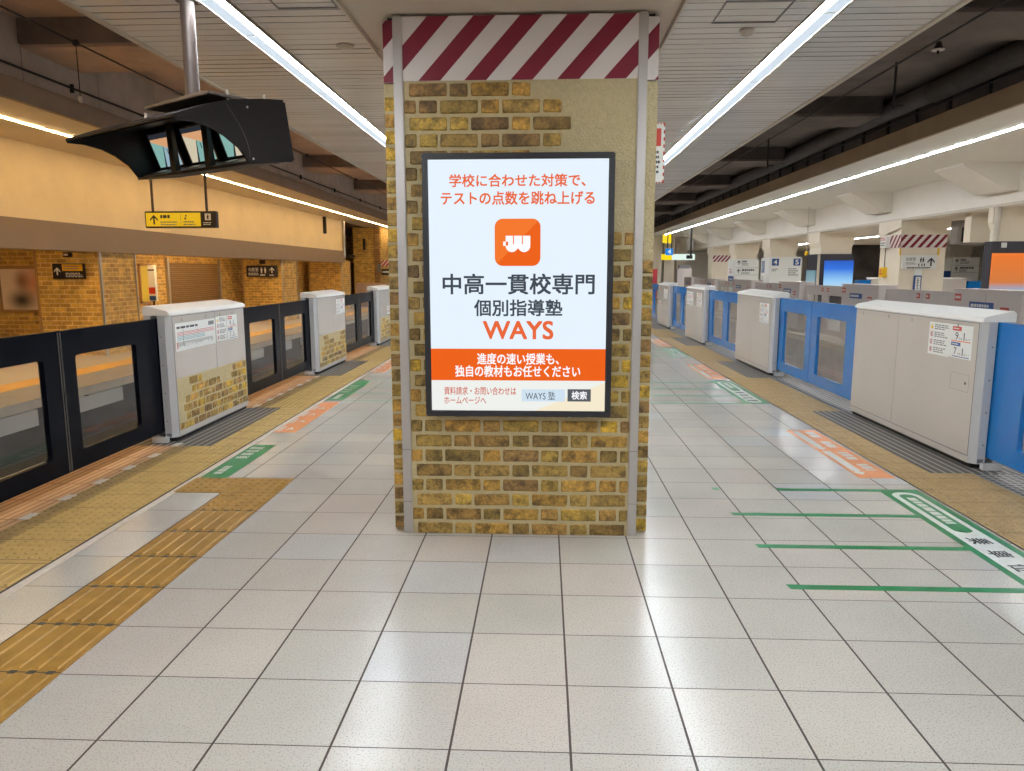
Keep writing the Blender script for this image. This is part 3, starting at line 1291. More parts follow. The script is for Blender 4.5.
# plaster shows where the bricks stop
F.lift = .0016
edge_pts = [(-.075, ZS), (-.075, 2.525), (.095, 2.525), (.095, 2.435), (.155, 2.435), (.155, 2.345), (.095, 2.345), (.095, 2.255), (.04, 2.255), (.04, 1.80), (PXB, 1.80), (PXB, ZS)]
mb.mesh([F.p(*p) for p in edge_pts], [tuple(range(len(edge_pts)))], 'plaster')
mb.build('brick_panel', pil)
# flanks, set back a little
for x0, x1, top in ((-.90, -.838, 9), (.556, .62, 1.62)):
    Ff = Face((0, PY + .035, 0), (1, 0, 0), (0, 0, 1))
    mb = MB()
    mb.box(x0, x1, PY + .035, PY + .07, .02, 2.60, 'mortar')
    k = 0
    while k * .0902 < min(top, 2.5):
        z0 = .022 + k * .0902
        base_c = random.choice(BRICKS)
        mb.c[len(mb.f)] = base_c
        b0 = len(mb.f)
        vs = [Ff.o + Ff.u * a + Ff.v * b for a, b in ((x0 + .001, z0), (x1, z0), (x1, z0 + .072), (x0 + .001, z0 + .072))]
        vs += [Ff.o + Ff.u * a + Ff.v * b + Ff.n * .006 for a, b in ((x0 + .005, z0 + .006), (x1, z0 + .005), (x1, z0 + .067), (x0 + .005, z0 + .066))]
        mb.mesh(vs, [(0, 1, 5, 4), (1, 2, 6, 5), (2, 3, 7, 6), (3, 0, 4, 7), (4, 5, 6, 7)], 'brick', base_c)
        k += 1
    if top < 5:
        mb.box(x0, x1, PY + .0335, PY + .035, top + .04, 2.60, 'plaster')
    Fs = Face((0, PY + .033, 0), (1, 0, 0), (0, 0, 1))
    mb.box(x0, x1, PY + .034, PY + .07, 2.607, 2.935, 'stripe_white')
    stripes(mb, Fs, x0, x1, 2.607, 2.935, -.7045 - .2548 * 2 + .03, .2548, .121, .92, 'maroon')
    # the side of the pillar, running back along the platform
    if x0 < 0:
        Fb = Face((-.90, PY + 1.25, 0), (0, -1, 0), (0, 0, 1))
        mb.box(-.90, -.895, PY + .07, PY + 1.25, 0, 2.60, 'mortar')
    else:
        Fb = Face((.62, PY + .07, 0), (0, 1, 0), (0, 0, 1))
        mb.box(.615, .62, PY + .07, PY + 1.25, 0, 2.60, 'mortar' if top > 5 else 'plaster')
    bricks(mb, Fb, .004, 1.17, .0, min(top + .2, ZS), .05, ok=(None if top > 5 else (lambda k, a, z: z < 1.65)))
    xa, xb = (-.90, -.895) if x0 < 0 else (.615, .62)
    mb.box(xa, xb, PY + .07, PY + 1.25, 2.607, 2.935, 'stripe_white')
    stripes(mb, Fb, .0, 1.18, 2.607, 2.935, 0, .2548, .121, .92, 'maroon')
    mb.build('side_panel', pil)
mb = MB()
mb.box(PXA, PXB, PY - .004, PY + .06, ZS, 2.942, 'stripe_white')
Fs = Face((0, PY - .004, 0), (1, 0, 0), (0, 0, 1))
stripes(mb, Fs, PXA, PXB, ZS, 2.942, -.700, .2548, .121, .92, 'maroon')
mb.build('stripe_panel', pil)['label'] = 'white panel with dark red diagonal stripes'
for a, b in ((-.838, -.785), (.505, .556)):
    mb = MB()
    mb.rbox(a, b, PY - .012, PY + .03, .003, 2.948, 'stainless', .004)
    mb.box(a, b, PY - .0125, PY, .52, .522, 'seam')
    mb.box(a, b, PY - .0125, PY, .20, .202, 'seam')
    mb.build('corner_strip', pil)['label'] = 'stainless steel corner strip'
# little red dashed notice plates beyond the pillar's sides
for x0, x1, z0, z1, lab in ((.62, .70, 2.08, 2.42, 'wider white notice plate with red dashed border beside the plastered edge of the pillar'),
                            (-.925, -.90, 1.98, 2.27, 'very narrow notice plate with red dashes beside the bricks of the pillar')):
    t = thing('notice_plate', lab, 'sign', (0, PY + .25, 0))
    mb = MB()
    mb.box(x0, x1, 0, .012, z0, z1, 'board_white')
    mb.build('plate', t)
    F2 = Face((x0, 0, z0), (1, 0, 0), (0, 0, 1))
    wd, ht = x1 - x0, z1 - z0
    mb = MB()
    n = 17
    for i in range(n):
        if i % 2 == 0:
            F2.rect(mb, (wd - .008) if x0 > 0 else 0, wd if x0 > 0 else .008, i * ht / n, (i + 1) * ht / n, 'sign_red')
    if x0 > 0:
        for i in range(0, 5):
            F2.rect(mb, .002 + i * .016, .010 + i * .016, ht - .008, ht, 'sign_red')
            F2.rect(mb, .002 + i * .016, .010 + i * .016, 0, .008, 'sign_red')
        F2.rect(mb, .022, .058, ht - .13, ht - .03, 'sign_red')
        F2.lines(mb, .024, .056, .05, ht - .15, 5, 'ink', 1, 2)
    mb.build('lettering', t)

# ================================================================== DIGITAL SIGNAGE
sx0, sx1, sz0, sz1 = -.680, .3765, .775, 2.212


def sg(u, v):
    """photo pixel of the display measured on its own plane"""
    d = fwd + rt * ((u - 512) / FPX) - up * ((v - 385.5) / FPX)
    t_ = (PY - .115) / d.y
    return d.x * t_, CAM_H + d.z * t_


a, b = sg(421, 153), sg(610.5, 417.5)
sx0, sz1, sx1, sz0 = a[0], a[1], b[0], b[1]
dsp = thing('digital_signage', 'lit portrait advertising display in black frame on the brick pillar', 'screen', ((sx0 + sx1) / 2, PY, sz0))
cx, cz = (sx0 + sx1) / 2, sz0
wd, ht = sx1 - sx0, sz1 - sz0
BZ = .034
YF = -.115


def fr_(mb, x0, x1, z0, z1, t_, y0, y1, m, r=.006):
    mb.rbox(x0, x1, y0, y1, z0, z0 + t_, m, r)
    mb.rbox(x0, x1, y0, y1, z1 - t_, z1, m, r)
    mb.rbox(x0, x0 + t_, y0, y1, z0 + t_ * .8, z1 - t_ * .8, m, r)
    mb.rbox(x1 - t_, x1, y0, y1, z0 + t_ * .8, z1 - t_ * .8, m, r)


mb = MB()
fr_(mb, -wd / 2, wd / 2, 0, ht, BZ, YF, -.008, 'bezel')
mb.build('frame', dsp)
mb = MB()
mb.box(-wd / 2 + .02, wd / 2 - .02, YF + .012, -.008, .02, ht - .02, 'scr_white')
scr = mb.build('screen', dsp)
D = Face((0, YF + .012, 0), (1, 0, 0), (0, 0, 1), .0008)


def q(u, v):
    x, z = sg(u, v)
    return x - cx, z - cz


def srect(mb, u0, u1, v0, v1, m, k=1):
    a, b = q(u0, v1), q(u1, v0)
    D.rect(mb, a[0], b[0], a[1], b[1], m, k)


def stext(mb, s, u0, u1, v0, v1, m, bold, k=2):
    a, b = q(u0, v1), q(u1, v0)
    D.text(mb, s, a[0], b[0], a[1], b[1], m, bold, k)


iw = wd / 2 - BZ + .002
zb0, zb1 = q(500, 380.7)[1], q(500, 349)[1]
mb = MB()
D.rect(mb, -iw, iw, zb0, zb1, 'scr_orange')
mb.build('orange_band', scr)
mb = MB()
D.rect(mb, -iw, iw, BZ - .002, zb0, 'scr_cream_pale', 1)
za, zc_ = BZ - .002, zb0
D.poly(mb, [(iw * .18, za), (iw, za), (iw, zc_ - .01)], 'scr_cream', 1.5)
mb.build('footer_band', scr)
for nm_, col_, bold_, rows_ in (
        ('headline', 'scr_text_orange', .022, (('学校に合わせた対策で、', 449, 586, 173, 187), ('テストの点数を跳ね上げる', 440.5, 595, 190.5, 205))),
        ('school_name', 'scr_text_orange', .03, (('WAYS', 482.8, 553.5, 321, 339.5),)),
        ('grey_lettering', 'scr_ink', .022, (('中高一貫校専門', 442.5, 595, 273.5, 294.5), ('個別指導塾', 474, 562.5, 299.5, 316.3))),
        ('white_lettering', 'scr_pure', .02, (('進度の速い授業も、', 477, 559, 353.5, 364.6), ('独自の教材もお任せください', 455, 580.5, 366, 377))),
        ('small_lettering', 'scr_red', .01, (('資料請求・お問い合わせは', 444, 516, 387.3, 395), ('ホームページへ', 444, 486, 397, 404)))):
    for row_ in rows_:
        mb = MB()
        stext(mb, *row_, col_, bold_)
        mb.build(nm_, scr)
mb = MB()
srect(mb, 521.6, 565, 389.8, 401.6, 'scr_box', 2)
stext(mb, 'WAYS 塾', 525.5, 555, 391.8, 400, 'scr_ink', .0, 3)
mb.build('search_field', scr)
mb = MB()
srect(mb, 567.5, 591, 389.6, 401.8, 'scr_button', 2)
stext(mb, '検索', 571.5, 587, 391.6, 399.8, 'scr_pure', .02, 3)
mb.build('search_button', scr)
# logo tile
mb = MB()
a, b = q(494.7, 266), q(540.6, 218.4)
tile = rr(a[0], b[0], a[1], b[1], .045, 6)
D.poly(mb, tile, 'scr_orange', 1)
tw, th_ = b[0] - a[0], b[1] - a[1]
upper = [p for p in tile if (p[1] - a[1]) / th_ >= (p[0] - a[0]) / tw - .001]
D.poly(mb, upper, 'scr_orange_light', 1.5)
A0, B0 = q(505.6, 252.1)
A1, B1 = q(530.3, 235.6)
lw, lh = A1 - A0, B1 - B0
r = lw / 4
pts = [(A0, B1), (A0, B0 + r)] + [(A0 + r - r * cos(pi * i / 12), B0 + r - r * sin(pi * i / 12)) for i in range(1, 11)]
pts += [(A0 + 2 * r, B0 + r * .62)] + [(A0 + 3 * r - r * cos(pi * i / 12), B0 + r - r * sin(pi * i / 12)) for i in range(2, 12)] + [(A1, B0 + r), (A1, B1)]
D.poly(mb, pts, 'scr_pure', 2)
for u_ in (513.4, 522.4):
    x_ = q(u_, 240)[0]
    D.rect(mb, x_ - .0028, x_ + .0028, q(u_, 244.1)[1], B1, 'scr_orange_light', 3)
a2, b2 = q(503.1, 245.8), q(505.9, 241.5)
D.rect(mb, a2[0], b2[0], a2[1], b2[1], 'scr_pure', 2)
a2, b2 = q(505.8, 245.5), q(508.0, 241.5)
D.rect(mb, a2[0], b2[0], a2[1], b2[1], 'scr_orange', 3)
mb.build('logo_tile', scr)


# ================================================================== PLATFORM GATES
GH = 1.21


def notice(face, w_, h_, kind, parent, name='notice_sheet'):
    """printed sheet stuck on a cabinet; drawn from its lower left corner"""
    mb = MB()
    face.rect(mb, 0, w_, 0, h_, 'board_white', 1)
    if kind == 'map':
        face.lines(mb, .03, w_ - .22, h_ - .06, h_ - .025, 1, 'ink', 2, 6)
        face.rect(mb, w_ - .16, w_ - .03, h_ - .06, h_ - .02, 'ink_grey', 2)
        for i, c in enumerate(('ink_pink', 'ink_pink', 'ink_pink', 'ink_teal', 'ink_teal', 'ink_teal')):
            y = h_ - .085 - i * .014
            face.rect(mb, .03, w_ - (.03 if i < 3 else .25), y - .006, y, c, 2)
        face.rect(mb, .15, .155, .04, h_ - .04, 'ink', 3)
        face.rect(mb, .45, .455, h_ - .14, h_ - .04, 'ink_pink', 3)
        n = int((w_ - .1) / .022)
        for i in range(n):
            l_ = random.uniform(.02, .055)
            face.rect(mb, .05 + i * .022, .06 + i * .022, .085 - l_, .085, 'ink_grey', 2)
        face.rect(mb, .02, .04, .02, .085, 'sign_red', 2)
    elif kind == 'caution':
        for i in range(4):
            y = h_ * (.86 - i * .235)
            r = h_ * .085
            if i == 0:
                face.poly(mb, [(.045 - r, y - r * .8), (.045 + r, y - r * .8), (.045, y + r)], 'hazard_yellow', 2)
            else:
                face.disc(mb, .045, y, r, 'ink_pink', 2)
                face.disc(mb, .045, y, r * .65, 'board_white', 3)
                face.rect(mb, .045 - r * .25, .045 + r * .25, y - r * .5, y + r * .5, 'ink', 4)
            face.lines(mb, .045 + r + .02, w_ - .02, y - h_ * .09, y + h_ * .09, 3, 'ink_grey', 2, 4)
    elif kind == 'car':
        u = w_
        face.rect(mb, .10 * u, .50 * u, h_ * .82, h_ * .95, 'sign_red', 2)
        face.lines(mb, .14 * u, .46 * u, h_ * .85, h_ * .92, 1, 'board_white', 3, 4)
        face.text(mb, '9', .24 * u, .38 * u, h_ * .55, h_ * .78, 'ink', 0, 2)
        face.text(mb, '号車', .40 * u, .56 * u, h_ * .55, h_ * .62, 'ink_grey', 0, 2)
        face.text(mb, '1', .615 * u, .655 * u, h_ * .55, h_ * .78, 'ink', 0, 2)
        face.text(mb, '番ドア', .70 * u, .92 * u, h_ * .55, h_ * .62, 'ink_grey', 0, 2)
        face.rect(mb, .08 * u, .92 * u, h_ * .50, h_ * .525, 'ink_orange', 2)
        face.rect(mb, .08 * u, .50 * u, h_ * .36, h_ * .47, 'sign_blue', 2)
        face.lines(mb, .12 * u, .46 * u, h_ * .385, h_ * .445, 1, 'board_white', 3, 4)
        face.text(mb, '7', .22 * u, .35 * u, h_ * .09, h_ * .31, 'ink', 0, 2)
        face.text(mb, '号車', .38 * u, .54 * u, h_ * .09, h_ * .16, 'ink_grey', 0, 2)
        face.text(mb, '1', .595 * u, .635 * u, h_ * .09, h_ * .31, 'ink', 0, 2)
        face.text(mb, '番ドア', .68 * u, .92 * u, h_ * .09, h_ * .16, 'ink_grey', 0, 2)
        face.rect(mb, .16 * u, .92 * u, h_ * .03, h_ * .055, 'sign_blue', 2)
    return mb.build(name, parent)


def cabinet(loc, rz, L, label, seams, locks, notices, sheet=False, hatch=None, group=None):
    """origin at base middle; local +x faces the platform, local y along the track"""
    t = thing('gate_cabinet', label, 'platform gate', loc, rz, group)
    h = L / 2
    fx, bx = .31, .07
    c = .045
    mb = MB()
    front = [(.20, -h), (fx - c, -h), (fx, -h + c), (fx, h - c), (fx - c, h), (.20, h)]
    mb.prism(front, .045, GH - .035, 'gate_side')
    mb.prism([(bx, -h + .01), (bx + .01, -h), (.14, -h), (.14, h), (bx + .01, h), (bx, h - .01)], .045, GH - .035, 'gate_side')
    mb.box(.14, .20, -.03, .03, .045, GH - .035, 'gate_side')
    mb.build('body', t)
    mb = MB()
    mb.box(bx + .03, fx - .03, -h + .04, h - .04, .0035, .045, 'black_gap')
    mb.build('plinth', t)
    # lid: overhanging, chamfered along the front
    mb = MB()
    o = .003
    prof = [(bx - o, GH - .035), (fx + o, GH - .035), (fx + o, GH - .015), (fx - .02, GH + .005), (bx + .02, GH + .05), (bx - o, GH + .03)]
    mb.prism(prof, -h - o, h + o, 'gate_top', 'y')
    mb.build('lid', t)
    # flat front sheet panels with open seams between them
    ys = [-h + c + .004] + list(seams) + [h - c - .004]
    for i in range(len(ys) - 1):
        m_ = MB()
        a, b = ys[i] + .0035, ys[i + 1] - .0035
        m_.box(fx, fx + .003, a, b, .105, GH - .05, 'gate_white')
        m_.box(fx, fx + .001, a - .004, b + .004, .10, GH - .045, 'seam')
        p = m_.build('front_panel', t)
        for ly in locks:
            if ys[i] < ly < ys[i + 1]:
                k_ = MB()
                k_.lathe((fx + .003, ly, GH - .085), [(.013, 0), (.013, .002), (.009, .003)], 'steel_trim', 12, Vector((1, 0, 0)))
                k_.box(fx + .0055, fx + .0065, ly - .004, ly + .004, GH - .100, GH - .07, 'seam')
                k_.build('lock', p)
    m_ = MB()
    m_.box(fx, fx + .003, -h + c + .002, h - c - .002, .048, .098, 'gate_white')
    m_.build('kick_plate', t)
    for s in (-1, 1):
        m_ = MB()
        y0, y1 = sorted((s * h, s * (h + .004)))
        m_.box(.215, fx - .05, y0, y1, .055, .085, 'ink_grey')
        for i in range(4):
            z = .20 + i * .26
            m_.lathe((.225, s * h, z), [(.006, 0), (.005, .003)], 'seam', 8, Vector((0, s, 0)))
        m_.build('end_label', t)
    for s in (-1, 1):
        m_ = MB()
        y0, y1 = sorted((s * h, s * (h + .05)))
        m_.rbox(.09, .24, y0, y1, .0035, .06, 'gate_side', .006)
        m_.build('door_guide', t)
    for ya, z0, w_, h_, kind in notices:
        # read left to right as seen from the platform: right is local +y
        notice(Face((fx + .0035, ya, z0), (0, 1, 0), (0, 0, 1), .0005), w_, h_, kind, t)
    if sheet:
        m_ = MB()
        a0, a1 = -h + c + .02, h - c - .02
        Fh = Face((fx + .0035, 0, 0), (0, 1, 0), (0, 0, 1), .0008)
        Fh.rect(m_, a0, a1, .10, .585, 'plaster', 1)
        span = a1 - a0

        def ok(k, a, z):
            f = (a - a0) / span
            lim = .22 if f < .10 else (.40 if f < .17 else (.585 if f < .36 else (.50 if f < .55 else (.42 if f < .74 else .60))))
            return z < lim - .02
        Fh2 = Face((fx + .004, 0, 0), (0, 1, 0), (0, 0, 1))
        bricks(m_, Fh2, a0, a1, .10, .585, a0 + .1, P=.28, ST=.172, G=.012, HT=.070, pitch=.081, raise_=.0015, ok=ok)
        m_.build('brick_print', t)['label'] = 'printed brick pattern on the lower front'
    if hatch:
        m_ = MB()
        a0, a1, z0, z1 = hatch
        for r_ in ((a0, a1, z0, z0 + .003), (a0, a1, z1 - .003, z1), (a0, a0 + .003, z0, z1), (a1 - .003, a1, z0, z1)):
            m_.box(fx + .003, fx + .0036, *r_, 'ink_grey')
        m_.lathe((fx + .003, a1 - .05, (z0 + z1) / 2), [(.012, 0), (.010, .003)], 'seam', 10, Vector((1, 0, 0)))
        m_.build('hatch', t)
    return t


def door_leaf(loc, rz, y0, y1, w0, w1, colour, label, gm='gate_glass', h=1.135, group=None, joint=0):
    """sliding leaf; local y along the track, window from w0 to w1"""
    t = thing('gate_door', label, 'platform gate', loc, rz, group)
    T = .021
    z0, z1 = .10, h
    b0, b1 = .235, h - .19
    mb = MB()
    inner = rr(w0, w1, b0, b1, .03, 3)
    n = len(inner)
    outer = []
    for (a, b) in inner:
        # project the rounded corner points onto the outer rectangle
        oa = y1 if a > (w0 + w1) / 2 else y0
        ob = z1 if b > (b0 + b1) / 2 else z0
        outer.append((oa, ob, a, b))
    for s in (-1, 1):
        vs, fs = [], []
        # strips: left, right, top, bottom around the opening
        pts_in = [(s * T, a, b) for a, b in inner]
        cor = [(s * T, y1, z1), (s * T, y0, z1), (s * T, y0, z0), (s * T, y1, z0)]
        vs = pts_in + cor
        q_ = n // 4
        for c_ in range(4):
            for i in range(q_ - 1):
                fs.append((c_ * q_ + i, c_ * q_ + i + 1, n + c_))
            nx = ((c_ + 1) % 4)
            fs.append((c_ * q_ + q_ - 1, nx * q_, n + nx, n + c_))
        mb.mesh(vs, fs, colour)
    mb.mesh([(-T, a, b) for a, b in inner] + [(T, a, b) for a, b in inner], [(i, (i + 1) % n, n + (i + 1) % n, n + i) for i in range(n)], colour)
    for a, b, c_, d_ in (((y0, z0), (y1, z0), (y1, z0), (y0, z0)),):
        pass
    for (ya, za, yb, zb) in ((y0, z0, y1, z0), (y1, z0, y1, z1), (y1, z1, y0, z1), (y0, z1, y0, z0)):
        mb.face([(-T, ya, za), (T, ya, za), (T, yb, zb), (-T, yb, zb)], colour)
    mb.build('frame', t)
    mb = MB()
    mb.box(-.004, .004, w0 - .01, w1 + .01, b0 - .01, b1 + .01, gm)
    mb.build('pane', t)
    mb = MB()
    if joint:
        yj = y1 if joint > 0 else y0
        mb.box(T - .004, T + .004, min(yj, yj - joint * .012), max(yj, yj - joint * .012), z0 + .01, z1 - .01, 'seam')
        mb.build('edge_seal', t)
    return t


def lc(y):
    return LX(-3.70, y)


LEFT_CABS = [(6.56, 8.33, 'white gate cabinet with brick print and railway map, first by the navy gates'),
             (11.12, 12.86, 'white gate cabinet with brick print, second along the navy gates'),
             (15.65, 17.4, 'white gate cabinet with brick print, cut off by the brick pillar')]
for i, (y0, y1, lab) in enumerate(LEFT_CABS):
    yc, L = (y0 + y1) / 2, y1 - y0
    h = L / 2
    nts = []
    if i == 0:
        nts = [(-h + .09, .835, .86, .26, 'map'), (-h + .97, .845, .27, .26, 'caution'), (-h + 1.25, .845, .27, .26, 'car')]
    elif i == 1:
        nts = [(h - .62, .86, .27, .25, 'caution'), (h - .34, .86, .27, .25, 'car')]
    else:
        nts = [(h - .9, .62, .5, .18, 'map')]
    cabinet((lc(yc), yc, 0), LR, L, lab, [-h + .95], [-h + .23, -h + .74, -h + 1.08, -h + 1.40], nts, sheet=True)

ND = 'dark navy gate door leaf '
for (y0, y1, w0, w1, lab, j) in [
        (3.70, 5.16, 4.12, 4.98, ND + 'before the cabinet with railway map, leaf nearer the camera', 1),
        (5.175, 6.78, 5.34, 6.19, ND + 'touching the near end of the cabinet with railway map', -1),
        (8.12, 9.80, 8.75, 9.62, ND + 'touching the far end of the cabinet with railway map', 1),
        (9.815, 11.33, 10.01, 10.92, ND + 'touching the near end of the second brick print cabinet', -1),
        (12.66, 14.34, 13.3, 14.15, ND + 'touching the far end of the second brick print cabinet', 1),
        (14.355, 15.85, 14.55, 15.4, ND + 'touching the cabinet that the brick pillar cuts off', -1)]:
    yc = (y0 + y1) / 2
    door_leaf((LX(-3.70, yc) + .17, yc, 0), LR, y0 - yc, y1 - yc, w0 - yc, w1 - yc, 'navy', lab, 'gate_glass', 1.145, joint=j)

RIGHT_CABS = [(5.88, 8.27, 'large white gate cabinet with small hatch and numbers 9 and 7'),
              (11.23, 13.28, 'plain white gate cabinet, second along the blue gates'),
              (16.0, 18.0, 'white gate cabinet with wide notices, third along the blue gates'),
              (20.47, 22.43, 'small distant white gate cabinet, fourth along the blue gates')]
for i, (y0, y1, lab) in enumerate(RIGHT_CABS):
    yc, L = (y0 + y1) / 2, y1 - y0
    h = L / 2
    # local +y runs towards the camera here
    if i == 0:
        nts = [(h - .79, .85, .34, .28, 'caution'), (h - .45, .86, .33, .27, 'car')]
        seams, locks, hatch = [-h + 1.02], [-h + .22, -h + .81, -h + 1.28, -h + 2.05], (h - .39, h - .12, .60, .74)
    elif i == 1:
        nts = [(h - .62, .78, .22, .30, 'caution'), (h - .38, .78, .24, .30, 'car')]
        seams, locks, hatch = [0.0], [-h + .25, -h + .75, .3], None
    elif i == 2:
        nts = [(-h + .10, .80, .80, .30, 'map'), (h - .75, .80, .28, .30, 'caution'), (h - .45, .80, .28, .30, 'car')]
        seams, locks, hatch = [0.1], [-h + .3, .5], None
    else:
        nts = [(.15, .80, .3, .28, 'caution'), (.48, .80, .3, .28, 'car'), (-h + .2, .6, .5, .12, 'map')]
        seams, locks, hatch = [0.0], [-h + .3, .5], None
    cabinet((3.71, yc, 0), pi, L, lab, seams, locks, nts, sheet=False, hatch=hatch)

BD = 'bright blue gate door leaf '
for (y0, y1, w0, w1, lab, j) in [
        (4.30, 6.08, 4.62, 5.52, BD + 'on the camera side of the large hatch cabinet', 0),
        (8.08, 9.92, 8.78, 9.70, BD + 'touching the far end of the large hatch cabinet', 1),
        (9.935, 11.43, 10.11, 11.04, BD + 'touching the near end of the second white cabinet', -1),
        (13.08, 14.60, 13.5, 14.4, BD + 'touching the far end of the second white cabinet', 1),
        (14.615, 16.2, 14.78, 15.7, BD + 'touching the near end of the third white cabinet', -1),
        (17.8, 19.2, 18.2, 19.0, BD + 'touching the far end of the third white cabinet', 1),
        (19.215, 20.67, 19.4, 20.25, BD + 'touching the near end of the fourth white cabinet', -1),
        (22.23, 25.0, 23.0, 24.0, BD + 'beyond the fourth white cabinet, beside the brick pillar', 0)]:
    yc = (y0 + y1) / 2
    door_leaf((3.54, yc, 0), 0, y0 - yc, y1 - yc, w0 - yc, w1 - yc, 'blue', lab, 'gate_glass', 1.175, joint=0)

# ================================================================== CEILING LAMPS
def lamp_line(x0, x1, y0, y1, z, label, lm, seg, y_ref, glow=None, side=1, drop=.009):
    """continuous fixture flush with the ceiling: bright lens, beside it a paler diffuser"""
    xm = (x0 + x1) / 2
    t = thing('strip_light', label, 'lamp', (xm, y0, z))
    hw = (x1 - x0) / 2
    L = y1 - y0
    if glow:
        e = hw - .045
        lens = (e, hw) if side > 0 else (-hw, -e)
        dif = (-hw, e) if side > 0 else (-e, hw)
    else:
        lens, dif = (-hw, hw), None
    mb = MB()
    mb.box(-hw, hw, 0, L, .004, .05 if glow else .0075, 'ceiling_edge')
    if glow:
        mb.box(-hw - .004, -hw, 0, L, -.008, .05, 'ceiling_edge')
        mb.box(hw, hw + .004, 0, L, -.008, .05, 'ceiling_edge')
    mb.build('housing', t)
    y = y_ref - math.floor((y_ref - y0) / seg) * seg - y0
    ys = [0.0]
    while y < L:
        if y > .2:
            ys.append(y)
        y += seg
    ys.append(L)
    for a, b in zip(ys[:-1], ys[1:]):
        if b - a < .1:
            continue
        m_ = MB()
        m_.box(lens[0], lens[1], a + .004, b - .004, -drop, .0035, lm)
        m_.build('lens', t)
        if dif:
            m_ = MB()
            m_.box(dif[0], dif[1], a + .014, b - .014, .0, .0035, glow)
            m_.build('diffuser', t)


lamp_line(-1.755, -1.625, Y0, 40, CZ, 'white strip light in the slatted ceiling beside the hanging monitors', 'tube', 1.43, 4.52, 'lamp_glow', 1)
lamp_line(1.425, 1.555, Y0, 40, CZ, 'white strip light in the slatted ceiling beside the smoke detector', 'tube', 1.46, 5.74, 'lamp_glow', -1)
lamp_line(-7.875, -7.825, Y0, 44, SZL - .008, 'thin line of light under the warm soffit above the beige frieze', 'tube_warm', 2.4, 4.5, drop=.006)
lamp_line(7.925, 7.985, Y0, 50, SZR - .008, 'thin line of light under the white soffit with the angled brackets', 'tube_right', 2.4, 4.5, drop=.004)
for a_, b_, lab in ((8, 13.6, 'added hidden line of light in the low brick passage before the black arrow sign'), (17.0, 24.2, 'added hidden line of light in the low brick passage between the two signed pillars'),
                    (27.5, 31.0, 'added hidden line of light in the low brick passage beyond the toilets sign')):
    lamp_line(-9.62, -9.57, a_, b_, 2.052, lab, 'tube_warm', 2.4, a_ + 1)  # added lamps, out of sight behind the beam, to brighten the brick
lamp_line(14.4, 14.46, 4, 50, 3.052, 'line of light over the passage behind the striped beige pillar', 'tube_right', 2.4, 4.5, drop=.004)

# little fittings of our ceiling
for x, y, lab in ((-1.22, 4.72, 'flat round grey speaker disc in the slatted ceiling'),):
    mb = MB()
    mb.lathe((x, y, CZ - .002), [(.055, 0), (.055, -.006), (.045, -.012), (.02, -.014)], 'dome_grey', 20)
    tag(mb.build('ceiling_speaker', smooth=True), lab, 'speaker')
mb = MB()
mb.lathe((1.15, 4.53, CZ - .002), [(.045, 0), (.045, -.012), (.028, -.03), (.012, -.036)], 'dome_grey', 20)
tag(mb.build('smoke_detector', smooth=True), 'small domed smoke detector beside a ceiling hatch', 'smoke detector')
for x0, x1, y0, y1, lab in ((.92, 1.27, 4.07, 4.41, 'square ceiling hatch with the smoke detector beside it'), (-1.40, -1.08, 3.72, 4.07, 'square ceiling hatch on the side of the hanging monitors')):
    mb = MB()
    for r_ in ((x0, x1, y0, y0 + .008), (x0, x1, y1 - .008, y1), (x0, x0 + .008, y0, y1), (x1 - .008, x1, y0, y1)):
        mb.box(*r_, CZ - .006, CZ + .002, 'ink_grey')
    tag(mb.build('ceiling_hatch'), lab, 'hatch')

# ================================================================== CCTV MONITOR HOOD
TH = radians(34)
A_ = Vector((-cos(TH), sin(TH), 0))      # towards the far end
D_ = Vector((sin(TH), cos(TH), 0))       # towards the back
MO = Vector((-1.454, 3.70, 2.094))
ML = 1.05
# local frame: x along A_ (0..ML), y along D_, z up
mon = bpy.data.objects.new('cctv_monitor_hood', None)
COL.objects.link(mon)
MF = MO + A_ * ML     # origin at the far end, local x towards the near end
mon.matrix_world = Matrix(((-A_.x, D_.x, 0, MF.x), (-A_.y, D_.y, 0, MF.y), (0, 0, 1, MF.z), (0, 0, 0, 1)))


def mbuild(mb, name, parent, smooth=False):
    mb.v = [(ML - p[0], p[1], p[2]) for p in mb.v]
    return mb.build(name, parent, smooth=smooth)


tag(mon, 'black hooded platform monitor unit hanging from the ceiling on a pole', 'monitor')
roof = [(-.378, .160), (-.286, .201), (-.215, .230), (-.116, .262), (0, .288), (.079, .303), (.21, .320)]
arc = [(0, 0), (-.054, .065), (-.127, .110), (-.197, .137), (-.290, .152), (-.372, .150)]
side = [(0, 0), (.251, .040), (.21, .320)] + roof[::-1][1:] + arc[::-1][:-1]
for x0, x1, nm in ((-.012, .004, 'side_panel'), (ML - .004, ML + .012, 'side_panel')):
    mb = MB()
    mb.prism(side, x0, x1, 'black_metal', 'x')
    if x0 < 0:
        # screws and the seam between hood and back box
        sm = [(-.116 + .118 * math.sin(t_ * pi / 2) + .0, .262 - .235 * t_) for t_ in [i / 8 for i in range(9)]]
        for a, b in zip(sm[:-1], sm[1:]):
            mb.prism([(a[0] - .0015, a[1]), (a[0] + .0015, a[1]), (b[0] + .0015, b[1]), (b[0] - .0015, b[1])], x0 - .0012, x0, 'seam', 'x')
        for p in ((.0, .262), (.02, .022)):
            mb.lathe((x0, p[0], p[1]), [(.006, 0), (.005, .003)], 'steel_trim', 8, Vector((-1, 0, 0)))
    mbuild(mb, nm, mon)
